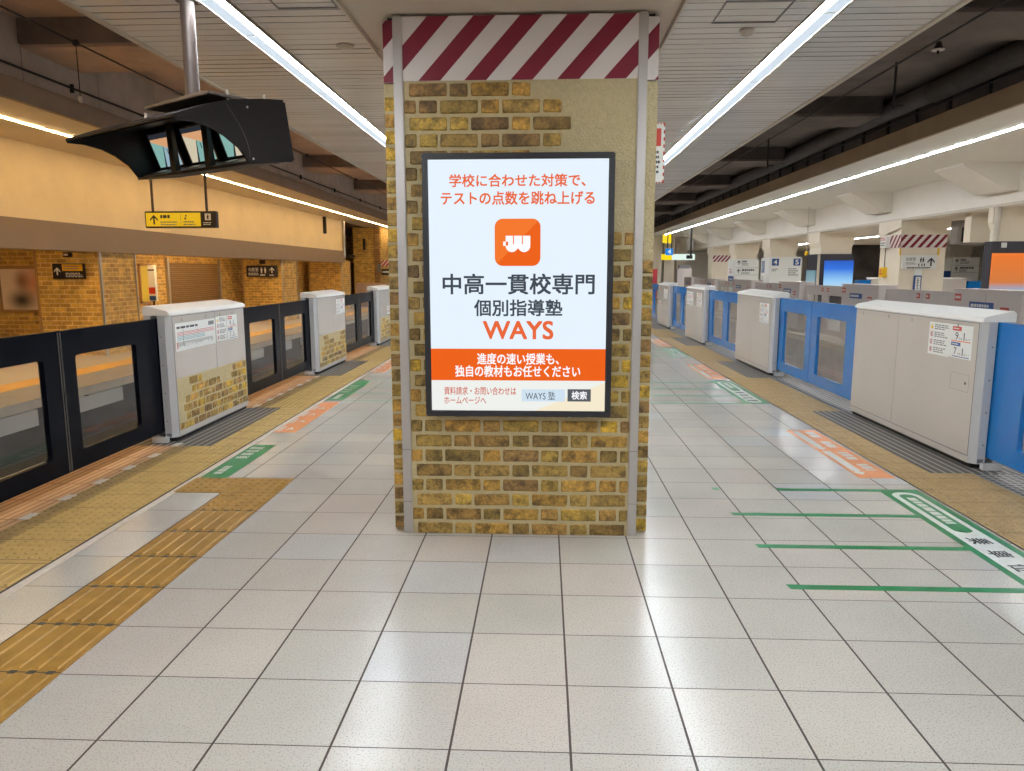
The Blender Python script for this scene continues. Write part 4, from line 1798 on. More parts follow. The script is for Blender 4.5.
# curved roof
mb = MB()
n = len(roof)
th = .012
vs = [(x, a, b) for x in (-.014, ML + .014) for a, b in roof] + [(x, a, b + th) for x in (-.014, ML + .014) for a, b in roof]
fs = []
for i in range(n - 1):
    fs += [(i, i + 1, n + i + 1, n + i), (2 * n + i, 3 * n + i, 3 * n + i + 1, 2 * n + i + 1)]
fs += [(0, n, 3 * n, 2 * n), (n - 1, 3 * n - 1, 4 * n - 1, 2 * n - 1)]
for i in range(n - 1):
    fs += [(i, 2 * n + i, 2 * n + i + 1, i + 1), (n + i, n + i + 1, 3 * n + i + 1, 3 * n + i)]
mb.mesh(vs, fs, 'black_metal')
mbuild(mb, 'roof', mon, smooth=True)
mb = MB()
mb.prism([(.251, .040), (.21, .320), (.222, .322), (.263, .042)], -.012, ML + .012, 'black_metal', 'x')
mbuild(mb, 'back_panel', mon)
mb = MB()
mb.prism([(-.006, -.006), (.255, .034), (.253, .046), (-.004, .008)], -.012, ML + .012, 'black_metal', 'x')
# sloping front sill with three bays
for i in range(3):
    a = .04 + i * .335
    mb.prism([(.0, .012), (.10, .055), (.103, .048), (.003, .006)], a, a + .30, 'mount_grey', 'x')
mbuild(mb, 'bottom_plate', mon)
for i in range(3):
    m_ = MB()
    a = .16 + i * .335
    m_.prism([(.018, .026), (.05, .040), (.052, .038), (.02, .024)], a, a + .07, 'board_white', 'x')
    mbuild(m_, 'name_tag', mon)
for i in range(2):
    m_ = MB()
    a = .352 + i * .335
    m_.prism([(.0, .0), (.03, .01), (.0, .285), (-.02, .28)], a - .024, a + .024, 'black_inside', 'x')
    mbuild(m_, 'strut', mon)
# inner black lining so that the inside is dark
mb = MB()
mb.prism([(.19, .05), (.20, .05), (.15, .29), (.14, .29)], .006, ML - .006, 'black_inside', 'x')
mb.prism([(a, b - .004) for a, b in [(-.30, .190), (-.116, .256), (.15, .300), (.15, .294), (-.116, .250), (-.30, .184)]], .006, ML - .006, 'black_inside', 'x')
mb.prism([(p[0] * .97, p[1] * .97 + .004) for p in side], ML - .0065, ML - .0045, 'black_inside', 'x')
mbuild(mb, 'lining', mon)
for i in range(3):
    x0 = .055 + i * .335
    x1 = x0 + .27
    b_, t__ = Vector((0, .095, .055)), Vector((0, .02, .245))
    nrm = Vector((0, -(t__.z - b_.z), (t__.y - b_.y))).normalized()
    s_ = MB()
    u_ = Vector((1, 0, 0))
    Mo = [b_ + u_ * x0, b_ + u_ * x1, t__ + u_ * x1, t__ + u_ * x0]
    back = [p - nrm * .05 for p in Mo]
    s_.mesh(Mo + back, [(0, 1, 2, 3), (4, 7, 6, 5), (0, 4, 5, 1), (1, 5, 6, 2), (2, 6, 7, 3), (3, 7, 4, 0)], 'black_inside')
    mo_ = mbuild(s_, 'monitor', mon)
    # picture: right as seen from the front is local -x
    Fm = Face(b_ + u_ * (x0 + .018) + (t__ - b_) * .06, (1, 0, 0), (t__ - b_).normalized(), .0008)
    W_, H_ = x1 - x0 - .036, (t__ - b_).length * .88
    p_ = MB()
    pats = [('cctv_sky', 'cctv_train', 'cctv_floor'), ('cctv_wall', 'cctv_floor', 'cctv_train'), ('cctv_wall', 'cctv_train', 'cctv_sky')][i]
    Fm.rect(p_, 0, W_, 0, H_, pats[0], 1)
    Fm.poly(p_, [(0, 0), (W_ * .75, 0), (W_ * .5, H_ * .62), (0, H_ * .4)], pats[2], 2)
    Fm.poly(p_, [(W_ * .75, 0), (W_, 0), (W_, H_ * .8), (W_ * .52, H_ * .62)], pats[1], 2)
    Fm.poly(p_, [(W_ * .68, 0), (W_ * .76, 0), (W_ * .52, H_ * .62), (W_ * .5, H_ * .62)], 'cctv_dark', 3)
    Fm.rect(p_, 0, W_, H_ * .86, H_, 'cctv_dark', 3)
    for j in range(5):
        a = W_ * (.08 + j * .1)
        Fm.rect(p_, a, a + W_ * .03, H_ * (.22 + .05 * j), H_ * (.42 + .04 * j), 'cctv_dark' if j % 2 else 'cctv_train', 4)
    mbuild(p_, 'picture', mo_)
# pole and mounting plates: part of the unit
inv = mon.matrix_world.inverted()
pp = inv @ Vector((-1.805, 3.9, 2.40))
pp.x = ML - pp.x
mb = MB()
mb.tube((pp.x, pp.y, .33), (pp.x, pp.y, CZ - MO.z), .035, 'pole_metal', n=20)
mb.lathe((pp.x, pp.y, CZ - MO.z - .02), [(.055, 0), (.055, .02)], 'pole_metal', 20)
mbuild(mb, 'hanging_pole', mon, smooth=True)
mb = MB()
mb.rbox(pp.x - .30, pp.x + .30, pp.y - .10, pp.y + .20, .318, .332, 'mount_grey', .003)
mb.rbox(pp.x - .20, pp.x + .20, pp.y - .07, pp.y + .14, .332, .350, 'mount_grey', .003)
for s in (-1, 1):
    mb.tube((pp.x + s * .27, pp.y + .02, .30), (pp.x + s * .27, pp.y + .02, .360), .008, 'steel_trim', n=8)
mb.tube((.02, .12, .31), (.02, .12, .345), .008, 'steel_trim', n=8)
mb.tube((ML - .3, -.1, .27), (ML - .3, -.1, .31), .008, 'steel_trim', n=8)
mbuild(mb, 'mounting_plate', mon)

# ================================================================== OVERHEAD WIRES, DUCT
def insulator(x, y, z, lab, discs='black_metal'):
    t = thing('insulator', lab, 'insulator', (x, y, z))
    mb = MB()
    mb.tube((0, 0, -.42), (0, 0, 0), .016, 'black_metal', n=8)
    mb.lathe((0, 0, -.18), [(.02, .16), (.035, .08), (.06, .0), (.03, -.01)], 'black_metal', 14)
    mb.lathe((0, 0, -.36), [(.02, .14), (.035, .08), (.06, .0), (.03, -.01)], 'black_metal', 14)
    mb.build('stem', t, smooth=True)
    for z_ in (-.19, -.37):
        m_ = MB()
        m_.lathe((0, 0, z_), [(.07, .008), (.085, 0), (.07, -.008)], discs, 16)
        m_.build('disc', t)


insulator(-5.2, 12.0, 4.86, 'dark insulator hanging behind the monitor pole', 'porcelain')
insulator(5.25, 10.7, 4.86, 'insulator with two pale discs hanging near the air duct', 'porcelain')
mb = MB()
mb.tube((-5.5, Y0, 4.22), (-5.5, 40, 4.22), .012, 'cable', n=6)
for y in (8.95, 13.2, 17.5, 22):
    mb.lathe((-5.5, y, 4.19), [(.03, 0), (.045, .03), (.03, .06)], 'cable', 10)
tag(mb.build('overhead_wire'), 'thin dark overhead wire with small clamps behind the monitor hood', 'wire')
for i, (x, y) in enumerate(((-5.5, 8.95),)):
    mb = MB()
    mb.tube((x, y, 4.19), (x, y, 3.62), .006, 'cable', n=6)
    mb.lathe((x, y, 3.55), [(.018, 0), (.03, .03), (.022, .07)], 'porcelain', 10)
    tag(mb.build('hanging_weight'), 'small pale weight hanging on the overhead wire near the monitor hood', 'weight')
mb = MB()
mb.tube((4.7, Y0, 4.30), (4.7, 50, 4.30), .014, 'cable', n=6)
tag(mb.build('overhead_wire'), 'thin dark overhead wire beside the air duct', 'wire')


def conduit(x, s, y0, y1, z, lab, step, hang):
    t = thing('conduit', lab, 'pipe', (x, 0, z))
    mb = MB()
    mb.tube((s * .04, y0, 0), (s * .04, y1, 0), .018, 'cable', n=8)
    mb.build('pipe', t)
    y = y0 + 1
    while y < y1:
        mb = MB()
        mb.box(min(0, s * .05), max(0, s * .05), y - .015, y + .015, -.16 if hang else -.06, .06 if not hang else .20, 'cable')
        mb.build('clip', t)
        y += step


conduit(FL, 1, Y0, 46, 4.22, 'dark conduit along the grey concrete wall above the beige frieze', 3.44, False)
conduit(FRR, -1, Y0, 50, 4.44, 'dark conduit with brackets along the sooty wall by the air duct', 1.15, True)
t = thing('air_duct', 'dark round air duct running along the sooty wall', 'duct', (6.66, 0, 4.62))
mb = MB()
mb.tube((0, 1, 0), (0, 10.9, 0), .19, 'duct', n=18)
mb.tube((0, 13.6, 0), (0, 40, 0), .17, 'duct', n=18)
mb.build('pipe', t, smooth=True)
mb = MB()
for i in range(22):
    y = 10.9 + i * .125
    mb.lathe((0, y, -.02), [(.15, 0), (.185, .06), (.15, .12)], 'duct', 16, Vector((0, 1, 0)))
mb.build('flexible_hose', t, smooth=True)
for i, y in enumerate((12.7, 19.5)):
    mb = MB()
    mb.tube((5.6, y, 4.86), (5.6, y, 4.15), .02, 'cable', n=6)
    mb.tube((5.6, y, 4.2), (5.75, y, 4.2), .015, 'cable', n=6)
    tag(mb.build('wire_bracket'), 'dark wire bracket near the air duct, ' + ('nearer one' if i == 0 else 'farther one'), 'bracket')

# ================================================================== FAR LEFT PLATFORM
def brick_pillar_left(y0, x0, x1, dy, lab, m2=None):
    t = thing('brick_pillar', lab, 'pillar', (x1, y0, OZ))
    H = 2.06 - OZ
    mb = MB()
    mb.box(x0 - x1, 0, 0, dy, 0, H, 'station_brick')
    mb.build('brickwork', t)
    mb = MB()
    mb.box(-.02, .025, -.02, .03, 0, H, 'steel_trim')
    mb.box(-.02, .025, dy - .01, dy + .02, 0, H, 'steel_trim')
    mb.box(x0 - x1 - .02, x0 - x1 + .03, -.02, .02, 0, H, 'frame_wood')
    mb.build('corner_strip', t)
    return t


brick_pillar_left(14.84, -10.36, -9.02, 1.3, 'yellow brick pillar with a black arrow sign and yellow field')
brick_pillar_left(25.4, -10.39, -9.02, 1.5, 'yellow brick pillar with the black toilets sign')
brick_pillar_left(33.0, -10.5, -9.02, 1.4, 'yellow brick pillar without any sign at the end of the beige frieze')


def board(name, lab, cat, x0, x1, y, z0, z1, m, draw=None, thick=.05, facing=-1, group=None, edge=None):
    """flat sign facing the camera, at its real place"""
    wd, ht = x1 - x0, z1 - z0
    mb = MB()
    if draw is None:
        mb.rbox(-wd / 2, wd / 2, 0, thick, 0, ht, m, .004)
        return tag(mb.build(name, None, ((x0 + x1) / 2, y, z0)), lab, cat, group)
    t = thing(name, lab, cat, ((x0 + x1) / 2, y, z0), 0, group)
    if edge:
        mb.box(-wd / 2, wd / 2, 0, thick, 0, ht, edge)
        mb.box(-wd / 2 + .03, wd / 2 - .03, -.004, 0, .03, ht - .03, m)
    else:
        mb.rbox(-wd / 2, wd / 2, 0, thick, 0, ht, m, .004)
    mb.build('panel', t)
    if draw:
        F_ = Face((-wd / 2, -.006, 0), (1, 0, 0), (0, 0, 1), .002)
        m_ = MB()
        draw(F_, m_, wd, ht)
        m_.build('lettering', t)
    return t


def at(u, v, y):
    d = fwd + rt * ((u - 512) / FPX) - up * ((v - 385.5) / FPX)
    k = y / d.y
    return d.x * k, CAM_H + d.z * k


def at_rect(u0, u1, v0, v1, y):
    a, b = at(u0, v1, y), at(u1, v0, y)
    return a[0], b[0], a[1], b[1]


def d_exit(F_, m_, w_, h_):
    F_.arrow_up(m_, w_ * .16, h_ * .5, h_ * .5, 'board_white')
    F_.rect(m_, w_ * .32, w_ * .97, h_ * .52, h_ * .95, 'sign_yellow')
    F_.lines(m_, w_ * .37, w_ * .85, h_ * .58, h_ * .9, 2, 'ink_grey', 3, 4, .4)
    F_.lines(m_, w_ * .42, w_ * .97, h_ * .10, h_ * .42, 3, 'board_white', 2, 4, .5)


x0, x1, z0, z1 = at_rect(53.5, 83.5, 263.5, 279, 14.79)
board('direction_sign', 'black sign with white arrow and yellow field on a brick pillar', 'sign', x0, x1, 14.78, z0, z1, 'sign_black', d_exit, .06)
x0, x1, z0, z1 = at_rect(63, 71, 252.3, 257, 14.8)
board('number_plate', 'small dark plate above the black arrow sign', 'sign', x0, x1, 14.8, z0, z1, 'sign_black',
      lambda F_, m_, w_, h_: F_.lines(m_, w_ * .12, w_ * .9, h_ * .25, h_ * .75, 1, 'board_white', 2, 4, .8), .04)


def d_toilet(F_, m_, w_, h_):
    F_.text(m_, '化粧室', w_ * .07, w_ * .40, h_ * .48, h_ * .82, 'board_white', .01)
    F_.lines(m_, w_ * .07, w_ * .4, h_ * .12, h_ * .4, 2, 'board_white', 2, 5, .5)
    F_.person(m_, w_ * .50, h_ * .58, h_ * .5, 'board_white')
    F_.person(m_, w_ * .62, h_ * .58, h_ * .5, 'board_white')
    F_.lines(m_, w_ * .45, w_ * .68, h_ * .1, h_ * .25, 1, 'board_white', 2, 4, .8)
    F_.arrow_up(m_, w_ * .84, h_ * .60, h_ * .5, 'board_white')
    F_.lines(m_, w_ * .75, w_ * .93, h_ * .1, h_ * .22, 1, 'board_white', 2, 3, .8)


x0, x1, z0, z1 = at_rect(247, 277, 265.5, 277, 25.3)
board('toilet_sign', 'black toilets sign with white figures and arrow on a brick pillar', 'sign', x0, x1, 25.27, z0, z1, 'sign_black', d_toilet, .08)
x0, x1, z0, z1 = at_rect(259, 264.5, 260, 264, 25.3)
board('number_plate', 'small dark plate above the black toilets sign', 'sign', x0, x1, 25.32, z0, z1, 'sign_black', None, .05)

# framed portrait on the wall left of the pillar
x0, x1, z0, z1 = at_rect(0.5, 40, 266, 312.5, 15.33)
t = thing('framed_poster', 'framed blurred portrait poster on the brick wall beside the arrow sign pillar', 'poster', ((x0 + x1) / 2, 15.33, z0))
wd, ht = x1 - x0, z1 - z0
mb = MB()
fr_(mb, -wd / 2, wd / 2, 0, ht, .06, 0, .06, 'frame_wood')
mb.build('frame', t)
mb = MB()
mb.box(-wd / 2 + .05, wd / 2 - .05, .02, .05, .05, ht - .05, 'portrait_print')
mb.build('print', t)

# yellow board, slim post sign, shutter on the recessed wall
mb = MB()
mb.box(-10.798, -10.76, 19.5, 20.0, .78, 1.72, 'board_yellow')
for r_ in ((19.45, 19.5, .73, 1.77), (20.0, 20.05, .73, 1.77), (19.45, 20.05, .73, .78), (19.45, 20.05, 1.72, 1.77)):
    mb.box(-10.798, -10.74, *r_, 'frame_wood')
tag(mb.build('notice_board'), 'plain yellow notice board on the recessed brick wall beside the roller shutter', 'board')
x0, x1, z0, z1 = at_rect(149.5, 154, 265, 301, 18.5)
t = thing('post_sign', 'slim upright white sign with red and blue marks beside the yellow board', 'sign', (x0, 18.5, OZ))
mb = MB()
mb.rbox(0, x1 - x0, 0, .10, z0 - OZ, z1 - OZ, 'board_white', .01)
mb.build('panel', t)
mb = MB()
mb.box((x1 - x0) / 2 - .02, (x1 - x0) / 2 + .02, .03, .07, 0, z0 - OZ, 'pole_metal')
mb.build('post', t)
Fp = Face((0, -.001, z0 - OZ), (1, 0, 0), (0, 0, 1), .002)
mb = MB()
w_, h_ = x1 - x0, z1 - z0
Fp.rect(mb, .01, w_ - .01, .02, h_ * .14, 'sign_blue')
Fp.rect(mb, .01, w_ - .01, h_ * .2, h_ * .38, 'sign_red')
Fp.rect(mb, .01, w_ - .01, h_ * .84, h_ * .88, 'ink')
mb.build('lettering', t)
t = thing('roller_shutter', 'brown roller shutter in the recessed brick wall beside the yellow board', 'shutter', (-10.8, 0, OZ))
mb = MB()
z = 0
while z < 1.98:
    mb.prism([(0, z), (.03, z + .01), (.03, z + .045), (0, z + .055)], 21.0, 24.3, 'shutter', 'y')
    z += .06
mb.build('curtain', t)
for y in (20.9, 24.3):
    m_ = MB()
    m_.box(0, .08, y, y + .1, 0, 2.1, 'steel_trim')
    m_.build('guide_rail', t)

# hanging yellow exit sign
x0, x1, z0, z1 = at_rect(145.5, 215.5, 211, 228, 14.3)
t = thing('hanging_exit_sign', 'yellow and black exit sign hanging on two rods below the monitor hood', 'sign', ((x0 + x1) / 2, 14.3, z0))
wd, ht = x1 - x0, z1 - z0
mb = MB()
mb.rbox(-wd / 2, wd / 2, 0, .12, 0, ht, 'sign_black', .008)
mb.build('housing', t)
Fy = Face((-wd / 2, 0, 0), (1, 0, 0), (0, 0, 1), .002)
mb = MB()
Fy.rect(mb, .025, wd * .785, .03, ht - .03, 'sign_yellow_emissive', 1)
Fy.arrow_up(mb, wd * .13, ht * .5, ht * .58, 'ink', 2)
Fy.lines(mb, wd * .22, wd * .48, ht * .12, ht * .42, 2, 'ink_grey', 2, 5, .5)
Fy.lines(mb, wd * .22, wd * .40, ht * .56, ht * .80, 1, 'ink', 2, 3, .8)
Fy.rect(mb, wd * .505, wd * .51, .05, ht - .05, 'ink_grey', 2)
Fy.disc(mb, wd * .58, ht * .72, .018, 'ink', 2, 10)
Fy.disc(mb, wd * .57, ht * .56, .02, 'ink', 2, 10)
Fy.lines(mb, wd * .54, wd * .77, ht * .12, ht * .44, 2, 'ink_grey', 2, 5, .5)
Fy.rect(mb, wd * .845, wd * .93, ht * .45, ht * .85, 'board_white', 1)
Fy.person(mb, wd * .887, ht * .65, ht * .3, 'sign_black', 2)
Fy.lines(mb, wd * .82, wd * .95, ht * .15, ht * .36, 2, 'board_white', 1, 3, .5)
mb.build('lettering', t)
for f in (.10, .86):
    m_ = MB()
    xx = -wd / 2 + wd * f
    m_.tube((xx, .06, ht), (xx, .06, SZL - z0), .025, 'pole_metal', n=10)
    m_.build('hanger_rod', t)

# fittings at the end of the beige frieze
mb = MB()
mb.tube((-8.92, 33.2, 2.2), (-8.92, 33.2, SZL), .06, 'steel_trim', n=10)
tag(mb.build('downpipe'), 'pale vertical pipe at the end of the beige frieze', 'pipe')
for u, v0, v1, y, lab in ((322.5, 216.5, 233.5, 29.5, 'dark slim bracket on the beige frieze'), (364, 238.5, 250, 37.5, 'dark slim bracket on the far brick block')):
    d0 = at(u, v1, y)
    d1 = at(u, v0, y)
    xx = d0[0] if y > 33 else FRX + .06
    yy = y if y > 33 else FRX * 0 + (FRX + .0) / ((at(u, v0, 1)[0]))
    if y < 33:
        zz0, zz1 = at(u, v1, yy)[1], at(u, v0, yy)[1]
    else:
        zz0, zz1 = d0[1], d1[1]
    mb = MB()
    mb.rbox(xx - .06, xx + .06, yy, yy + .12, zz0, zz1, 'cable', .01)
    tag(mb.build('wall_bracket'), lab, 'bracket')
t = thing('security_camera', 'small dark camera under the end of the beige frieze', 'camera', (-8.85, 33.55, 2.28))
mb = MB()
mb.tube((-.1, .1, 0), (.28, -.05, -.03), .07, 'cable', n=12)
mb.build('body', t)
mb = MB()
mb.tube((-.1, .1, 0), (-.1, -.30, .1), .02, 'cable', n=8)
mb.build('arm', t)

# brick block beyond the frieze
x0 = at(354, 270, 38)[0]
t = thing('brick_block', 'tall brick stair block under the warm soffit beyond the frieze', 'wall block', (0, 38, OZ))
mb = MB()
mb.box(x0, -8.32, 0, 6, 0, SZL - OZ - .002, 'station_brick')
mb.build('brickwork', t)
mb = MB()
xa, xb = at(375, 270, 38)[0], at(380.5, 270, 38)[0]
mb.box(xa, xb, -.10, 0, 0, SZL - OZ - .002, 'station_brick_pale')
mb.build('pilaster', t)
x0_, x1_, z0, z1 = at_rect(381, 392, 260, 266.5, 37.9)
board('striped_board', 'small red and white striped board on the far brick block', 'sign', x0_, x1_, 37.92, z0, z1, 'stripe_white',
      lambda F_, m_, w_, h_: stripes(m_, F_, 0, w_, 0, h_, 0, .2, .1, .9, 'sign_red', 1), .08)
x0_, x1_, z0, z1 = at_rect(381.5, 392, 269, 275, 37.9)
board('direction_sign', 'small dark sign below the striped board on the far brick block', 'sign', x0_, x1_, 37.92, z0, z1, 'sign_black',
      lambda F_, m_, w_, h_: F_.lines(m_, w_ * .1, w_ * .8, h_ * .3, h_ * .7, 1, 'board_white', 2, 4, .8), .08)
x0_, x1_, z0, z1 = at_rect(377.5, 380, 264, 272, 37.8)
board('fire_box', 'slim grey box on the pale pilaster of the far brick block', 'box', x0_, x1_, 37.765, z0, z1, 'ink_grey', None, .14)
x0_, x1_, z0, z1 = at_rect(356, 392, 283, 296, 36)
board('low_partition', 'low brown partition in front of the far brick block', 'partition', x0_, x1_, 36, OZ, z1, 'concrete_brown', None, .1)
mb = MB()
mb.box(-14, -9.35, 46, 46.3, OZ, SZL, 'station_brick')
struct(mb.build('wall_back'))
mb = MB()
mb.box(-9.9, -9.6, 35.0, 35.3, OZ, SZL, 'station_brick_pale')
tag(mb.build('brick_pier'), 'narrow brick pier between the beige frieze and the far brick block', 'pillar')

# ================================================================== FAR RIGHT PLATFORM
# grey gates opposite
def grey_cab(y0, y1, lab):
    t = thing('grey_gate_cabinet', lab, 'platform gate', (7.32, (y0 + y1) / 2, OZ))
    h = (y1 - y0) / 2
    mb = MB()
    mb.rbox(.0, .42, -h, h, .05, 1.38, 'grey_gate', .02)
    mb.build('body', t)
    mb = MB()
    mb.rbox(-.015, .435, -h - .015, h + .015, 1.38, 1.41, 'grey_gate', .008)
    mb.build('lid', t)
    mb = MB()
    F_ = Face((-.001, 0, 0), (0, -1, 0), (0, 0, 1), .002)
    F_.rect(mb, -.005, .005, .12, 1.34, 'grey_gate_dark')
    F_.rect(mb, -h + .03, -h + .24, 1.20, 1.32, 'sign_red')
    F_.lines(mb, -h + .05, -h + .22, 1.23, 1.29, 1, 'board_white', 2, 4, .8)
    F_.rect(mb, h - .55, h - .32, 1.02, 1.14, 'sign_red')
    F_.lines(mb, h - .53, h - .34, 1.05, 1.11, 1, 'board_white', 2, 4, .8)
    F_.rect(mb, -h + .5, -h + 1.2, 1.08, 1.2, 'sign_blue')
    F_.lines(mb, -h + .55, -h + 1.15, 1.11, 1.17, 1, 'board_white', 2, 6, .8)
    mb.build('sticker', t)


for k, (a, b, lab) in enumerate([(6.6, 8.3, 'grey gate cabinet out of frame'), (11.7, 13.63, 'grey gate cabinet across the track in front of the orange screen'),
                                 (16.65, 18.68, 'grey gate cabinet across the track in front of the blue screen'), (21.7, 23.64, 'grey gate cabinet across the track in front of the platform number board'),
                                 (26.76, 29.31, 'grey gate cabinet across the track in front of the arrow board'), (32.34, 34.33, 'grey gate cabinet across the track, second from the far end of the row'),
                                 (37.5, 39.4, 'grey gate cabinet across the track, last of the row')]):
    if k > 0:
        grey_cab(a, b, lab)
gd = [(13.65, 15.03), (15.05, 16.63), (18.70, 20.18), (20.20, 21.68), (23.66, 25.19), (25.21, 26.74), (29.33, 30.82), (30.84, 32.32), (34.35, 35.9), (35.92, 37.48)]
names = ['first pair, nearer leaf', 'first pair, farther leaf', 'second pair, nearer leaf', 'second pair, farther leaf', 'third pair, nearer leaf', 'third pair, farther leaf',
         'fourth pair, nearer leaf', 'fourth pair, farther leaf', 'fifth pair, nearer leaf', 'fifth pair, farther leaf']
for (a, b), nm in zip(gd, names):
    t = thing('grey_gate_door', 'grey gate door across the track behind the blue gates, ' + nm, 'platform gate', (7.5, (a + b) / 2, OZ))
    h = (b - a) / 2
    mb = MB()
    w0 = h - .22
    for r_ in ((-h, h, .05, .2), (-h, h, 1.08, 1.34), (-h, -w0, .2, 1.08), (w0, h, .2, 1.08)):
        mb.box(-.02, .02, *r_, 'grey_gate')
    mb.build('frame', t)
    mb = MB()
    mb.box(-.004, .004, -w0 - .01, w0 + .01, .19, 1.09, 'gate_glass_far')
    mb.build('pane', t)
    mb = MB()
    s = 1 if names[gd.index((a, b))].endswith('nearer leaf') else -1
    F_ = Face((-.021, 0, 0), (0, -1, 0), (0, 0, 1), .002)
    c_ = -s * (h - .18)
    F_.rect(mb, c_ - .07, c_ + .07, 1.18, 1.28, 'sign_red')
    F_.lines(mb, c_ - .05, c_ + .05, 1.2, 1.26, 1, 'board_white', 2, 3, .7)
    mb.build('sticker', t)

# brackets between soffit and frieze
BY = [11.1, 17.5, 23.6, 30.1, 36.6, 43.1, 49.5]
NM = ['nearest', 'second', 'third', 'fourth', 'fifth', 'sixth', 'farthest']
for y, nm in zip(BY, NM):
    mb = MB()
    mb.prism([(10.6, SZR), (9.35, SZR), (9.35, SZR - .05), (10.35, SZR - .60), (10.6, SZR - .60)], y, y + 1.25, 'frieze_white', 'y')
    struct(mb.build('ceiling_beam'))


def pillar_right(y, lab, clad, top, dp=1.35):
    t = thing('pillar', lab, 'pillar', (10.6, y, OZ))
    W_, H = 1.32, 3.06 - OZ
    mb = MB()
    mb.rbox(0, W_, 0, dp, 0, H if clad == 'beige_clad' else top - OZ, clad, .01)
    mb.build('shaft', t)
    if clad != 'beige_clad':
        mb = MB()
        z = top - OZ
        mb.prism([(.08, z), (W_ - .08, z), (W_ - .08, z + .25), (W_, z + .45), (W_, H), (0, H), (0, z + .45), (.08, z + .25)], .06, dp - .06, 'beige_clad', 'y')
        mb.build('capital', t)
    else:
        mb = MB()
        z = H - .52
        mb.mesh([(-.06, -.06, z + .06), (W_ + .06, -.06, z + .06), (W_ + .06, 1.4, z + .06), (-.06, 1.4, z + .06), (-.06, -.06, z + .3), (W_ * .5, -.06, z), (W_ + .06, -.06, z + .3),
                 (-.06, -.06, H), (W_ + .06, -.06, H), (W_ + .06, 1.4, H), (-.06, 1.4, H)],
                [(7, 4, 6, 8), (8, 6, 2, 9) if False else (8, 6, 2), (8, 2, 9), (7, 10, 3), (7, 3, 4), (9, 2, 3, 10)], 'beige_clad')
        mb.build('capital', t)
    return t, W_


# pillar with orange screen
tp, W_ = pillar_right(18.3, 'dark clad pillar with the glowing orange screen', 'dark_clad', 2.26, .32)
x0, x1, z0, z1 = at_rect(990.5, 1034, 253, 288, 18.22)
mb = MB()
mb.box(x0 - 10.6, x1 - 10.6, -.04, -.005, .95, z1 - OZ, 'screen_orange')
mb.build('screen', tp)
x0, x1, z0, z1 = at_rect(1003, 1008.5, 242.5, 247.5, 18.22)
mb = MB()
mb.box(x0 - 10.6, x1 - 10.6, -.03, -.002, z0 - OZ, z1 - OZ, 'board_white')
mb.build('label_plate', tp)
mb = MB()
mb.tube((10.62, 18.2, 2.27), (10.62, 18.2, 3.06), .07, 'ceiling_edge', n=12)
tag(mb.build('downpipe'), 'pale vertical pipe at the corner of the orange screen pillar', 'pipe')

# striped beige pillar
tp, W_ = pillar_right(22.86, 'beige pillar with red and white stripes and a toilets sign', 'beige_clad', 3.06)
x0, x1, z0, z1 = at_rect(898, 942.3, 234.5, 247.5, 22.8)
mb = MB()
mb.box(-.012, W_ + .01, -.012, 0, z0 - OZ, z1 - OZ, 'stripe_white')
F_ = Face((0, -.012, z0 - OZ), (1, 0, 0), (0, 0, 1), .002)
stripes(mb, F_, -.012, W_ + .01, 0, z1 - z0, 0, .235, .11, .85, 'maroon', 1)
mb.box(-.012, 0, -.012, 1.35, z0 - OZ, z1 - OZ, 'stripe_white')
F_ = Face((-.012, 1.35, z0 - OZ), (0, -1, 0), (0, 0, 1), .002)
stripes(mb, F_, 0, 1.36, 0, z1 - z0, 0, .235, .11, .85, 'maroon', 1)
mb.build('stripe_band', tp)['label'] = 'band of red and white diagonal stripes'
for u in (900, 938.5):
    x0, x1, z0, z1 = at_rect(u, u + 1.6, 248, 255, 22.8)
    m_ = MB()
    m_.box(x0 - 10.6, x1 - 10.6, -.04, 0, z0 - OZ, z1 - OZ, 'hazard_yellow')
    m_.build('yellow_corner', tp)


def d_wc2(F_, m_, w_, h_):
    F_.text(m_, '化粧室', w_ * .10, w_ * .38, h_ * .58, h_ * .84, 'ink', 0)
    F_.lines(m_, w_ * .10, w_ * .42, h_ * .32, h_ * .5, 2, 'ink_grey', 2, 5, .5)
    F_.person(m_, w_ * .53, h_ * .66, h_ * .36, 'ink')
    F_.person(m_, w_ * .60, h_ * .66, h_ * .36, 'ink')
    F_.person(m_, w_ * .48, h_ * .3, h_ * .25, 'ink')
    F_.person(m_, w_ * .57, h_ * .3, h_ * .25, 'ink')
    F_.person(m_, w_ * .64, h_ * .3, h_ * .25, 'ink')
    F_.arrow_up(m_, w_ * .83, h_ * .52, h_ * .62, 'ink')
    F_.lines(m_, w_ * .14, w_ * .86, h_ * .04, h_ * .14, 1, 'ink', 2, 9, .8)


x0, x1, z0, z1 = at_rect(901.5, 937, 255.2, 269, 22.8)
board('toilet_sign', 'white toilets sign with large black arrow on the striped beige pillar', 'sign', x0, x1, 22.78, z0, z1, 'board_white', d_wc2, .07)
x0, x1, z0, z1 = at_rect(914.5, 922.5, 269.5, 276, 22.8)
board('notice_plate', 'small white plate under the toilets sign on the striped pillar', 'sign', x0, x1, 22.82, z0, z1, 'board_white', None, .03)
x0, x1, z0, z1 = at_rect(914, 922.5, 275.5, 292, 22.75)
board('line_sign', 'narrow blue edged upright sign below the white plate on the striped pillar', 'sign', x0, x1, 22.79, z0, z1, 'sign_blue',
      lambda F_, m_, w_, h_: (F_.rect(m_, w_ * .15, w_ * .85, h_ * .05, h_ * .92, 'board_white'), F_.lines(m_, w_ * .35, w_ * .65, h_ * .15, h_ * .85, 7, 'ink', 2, 2, .6)), .06)
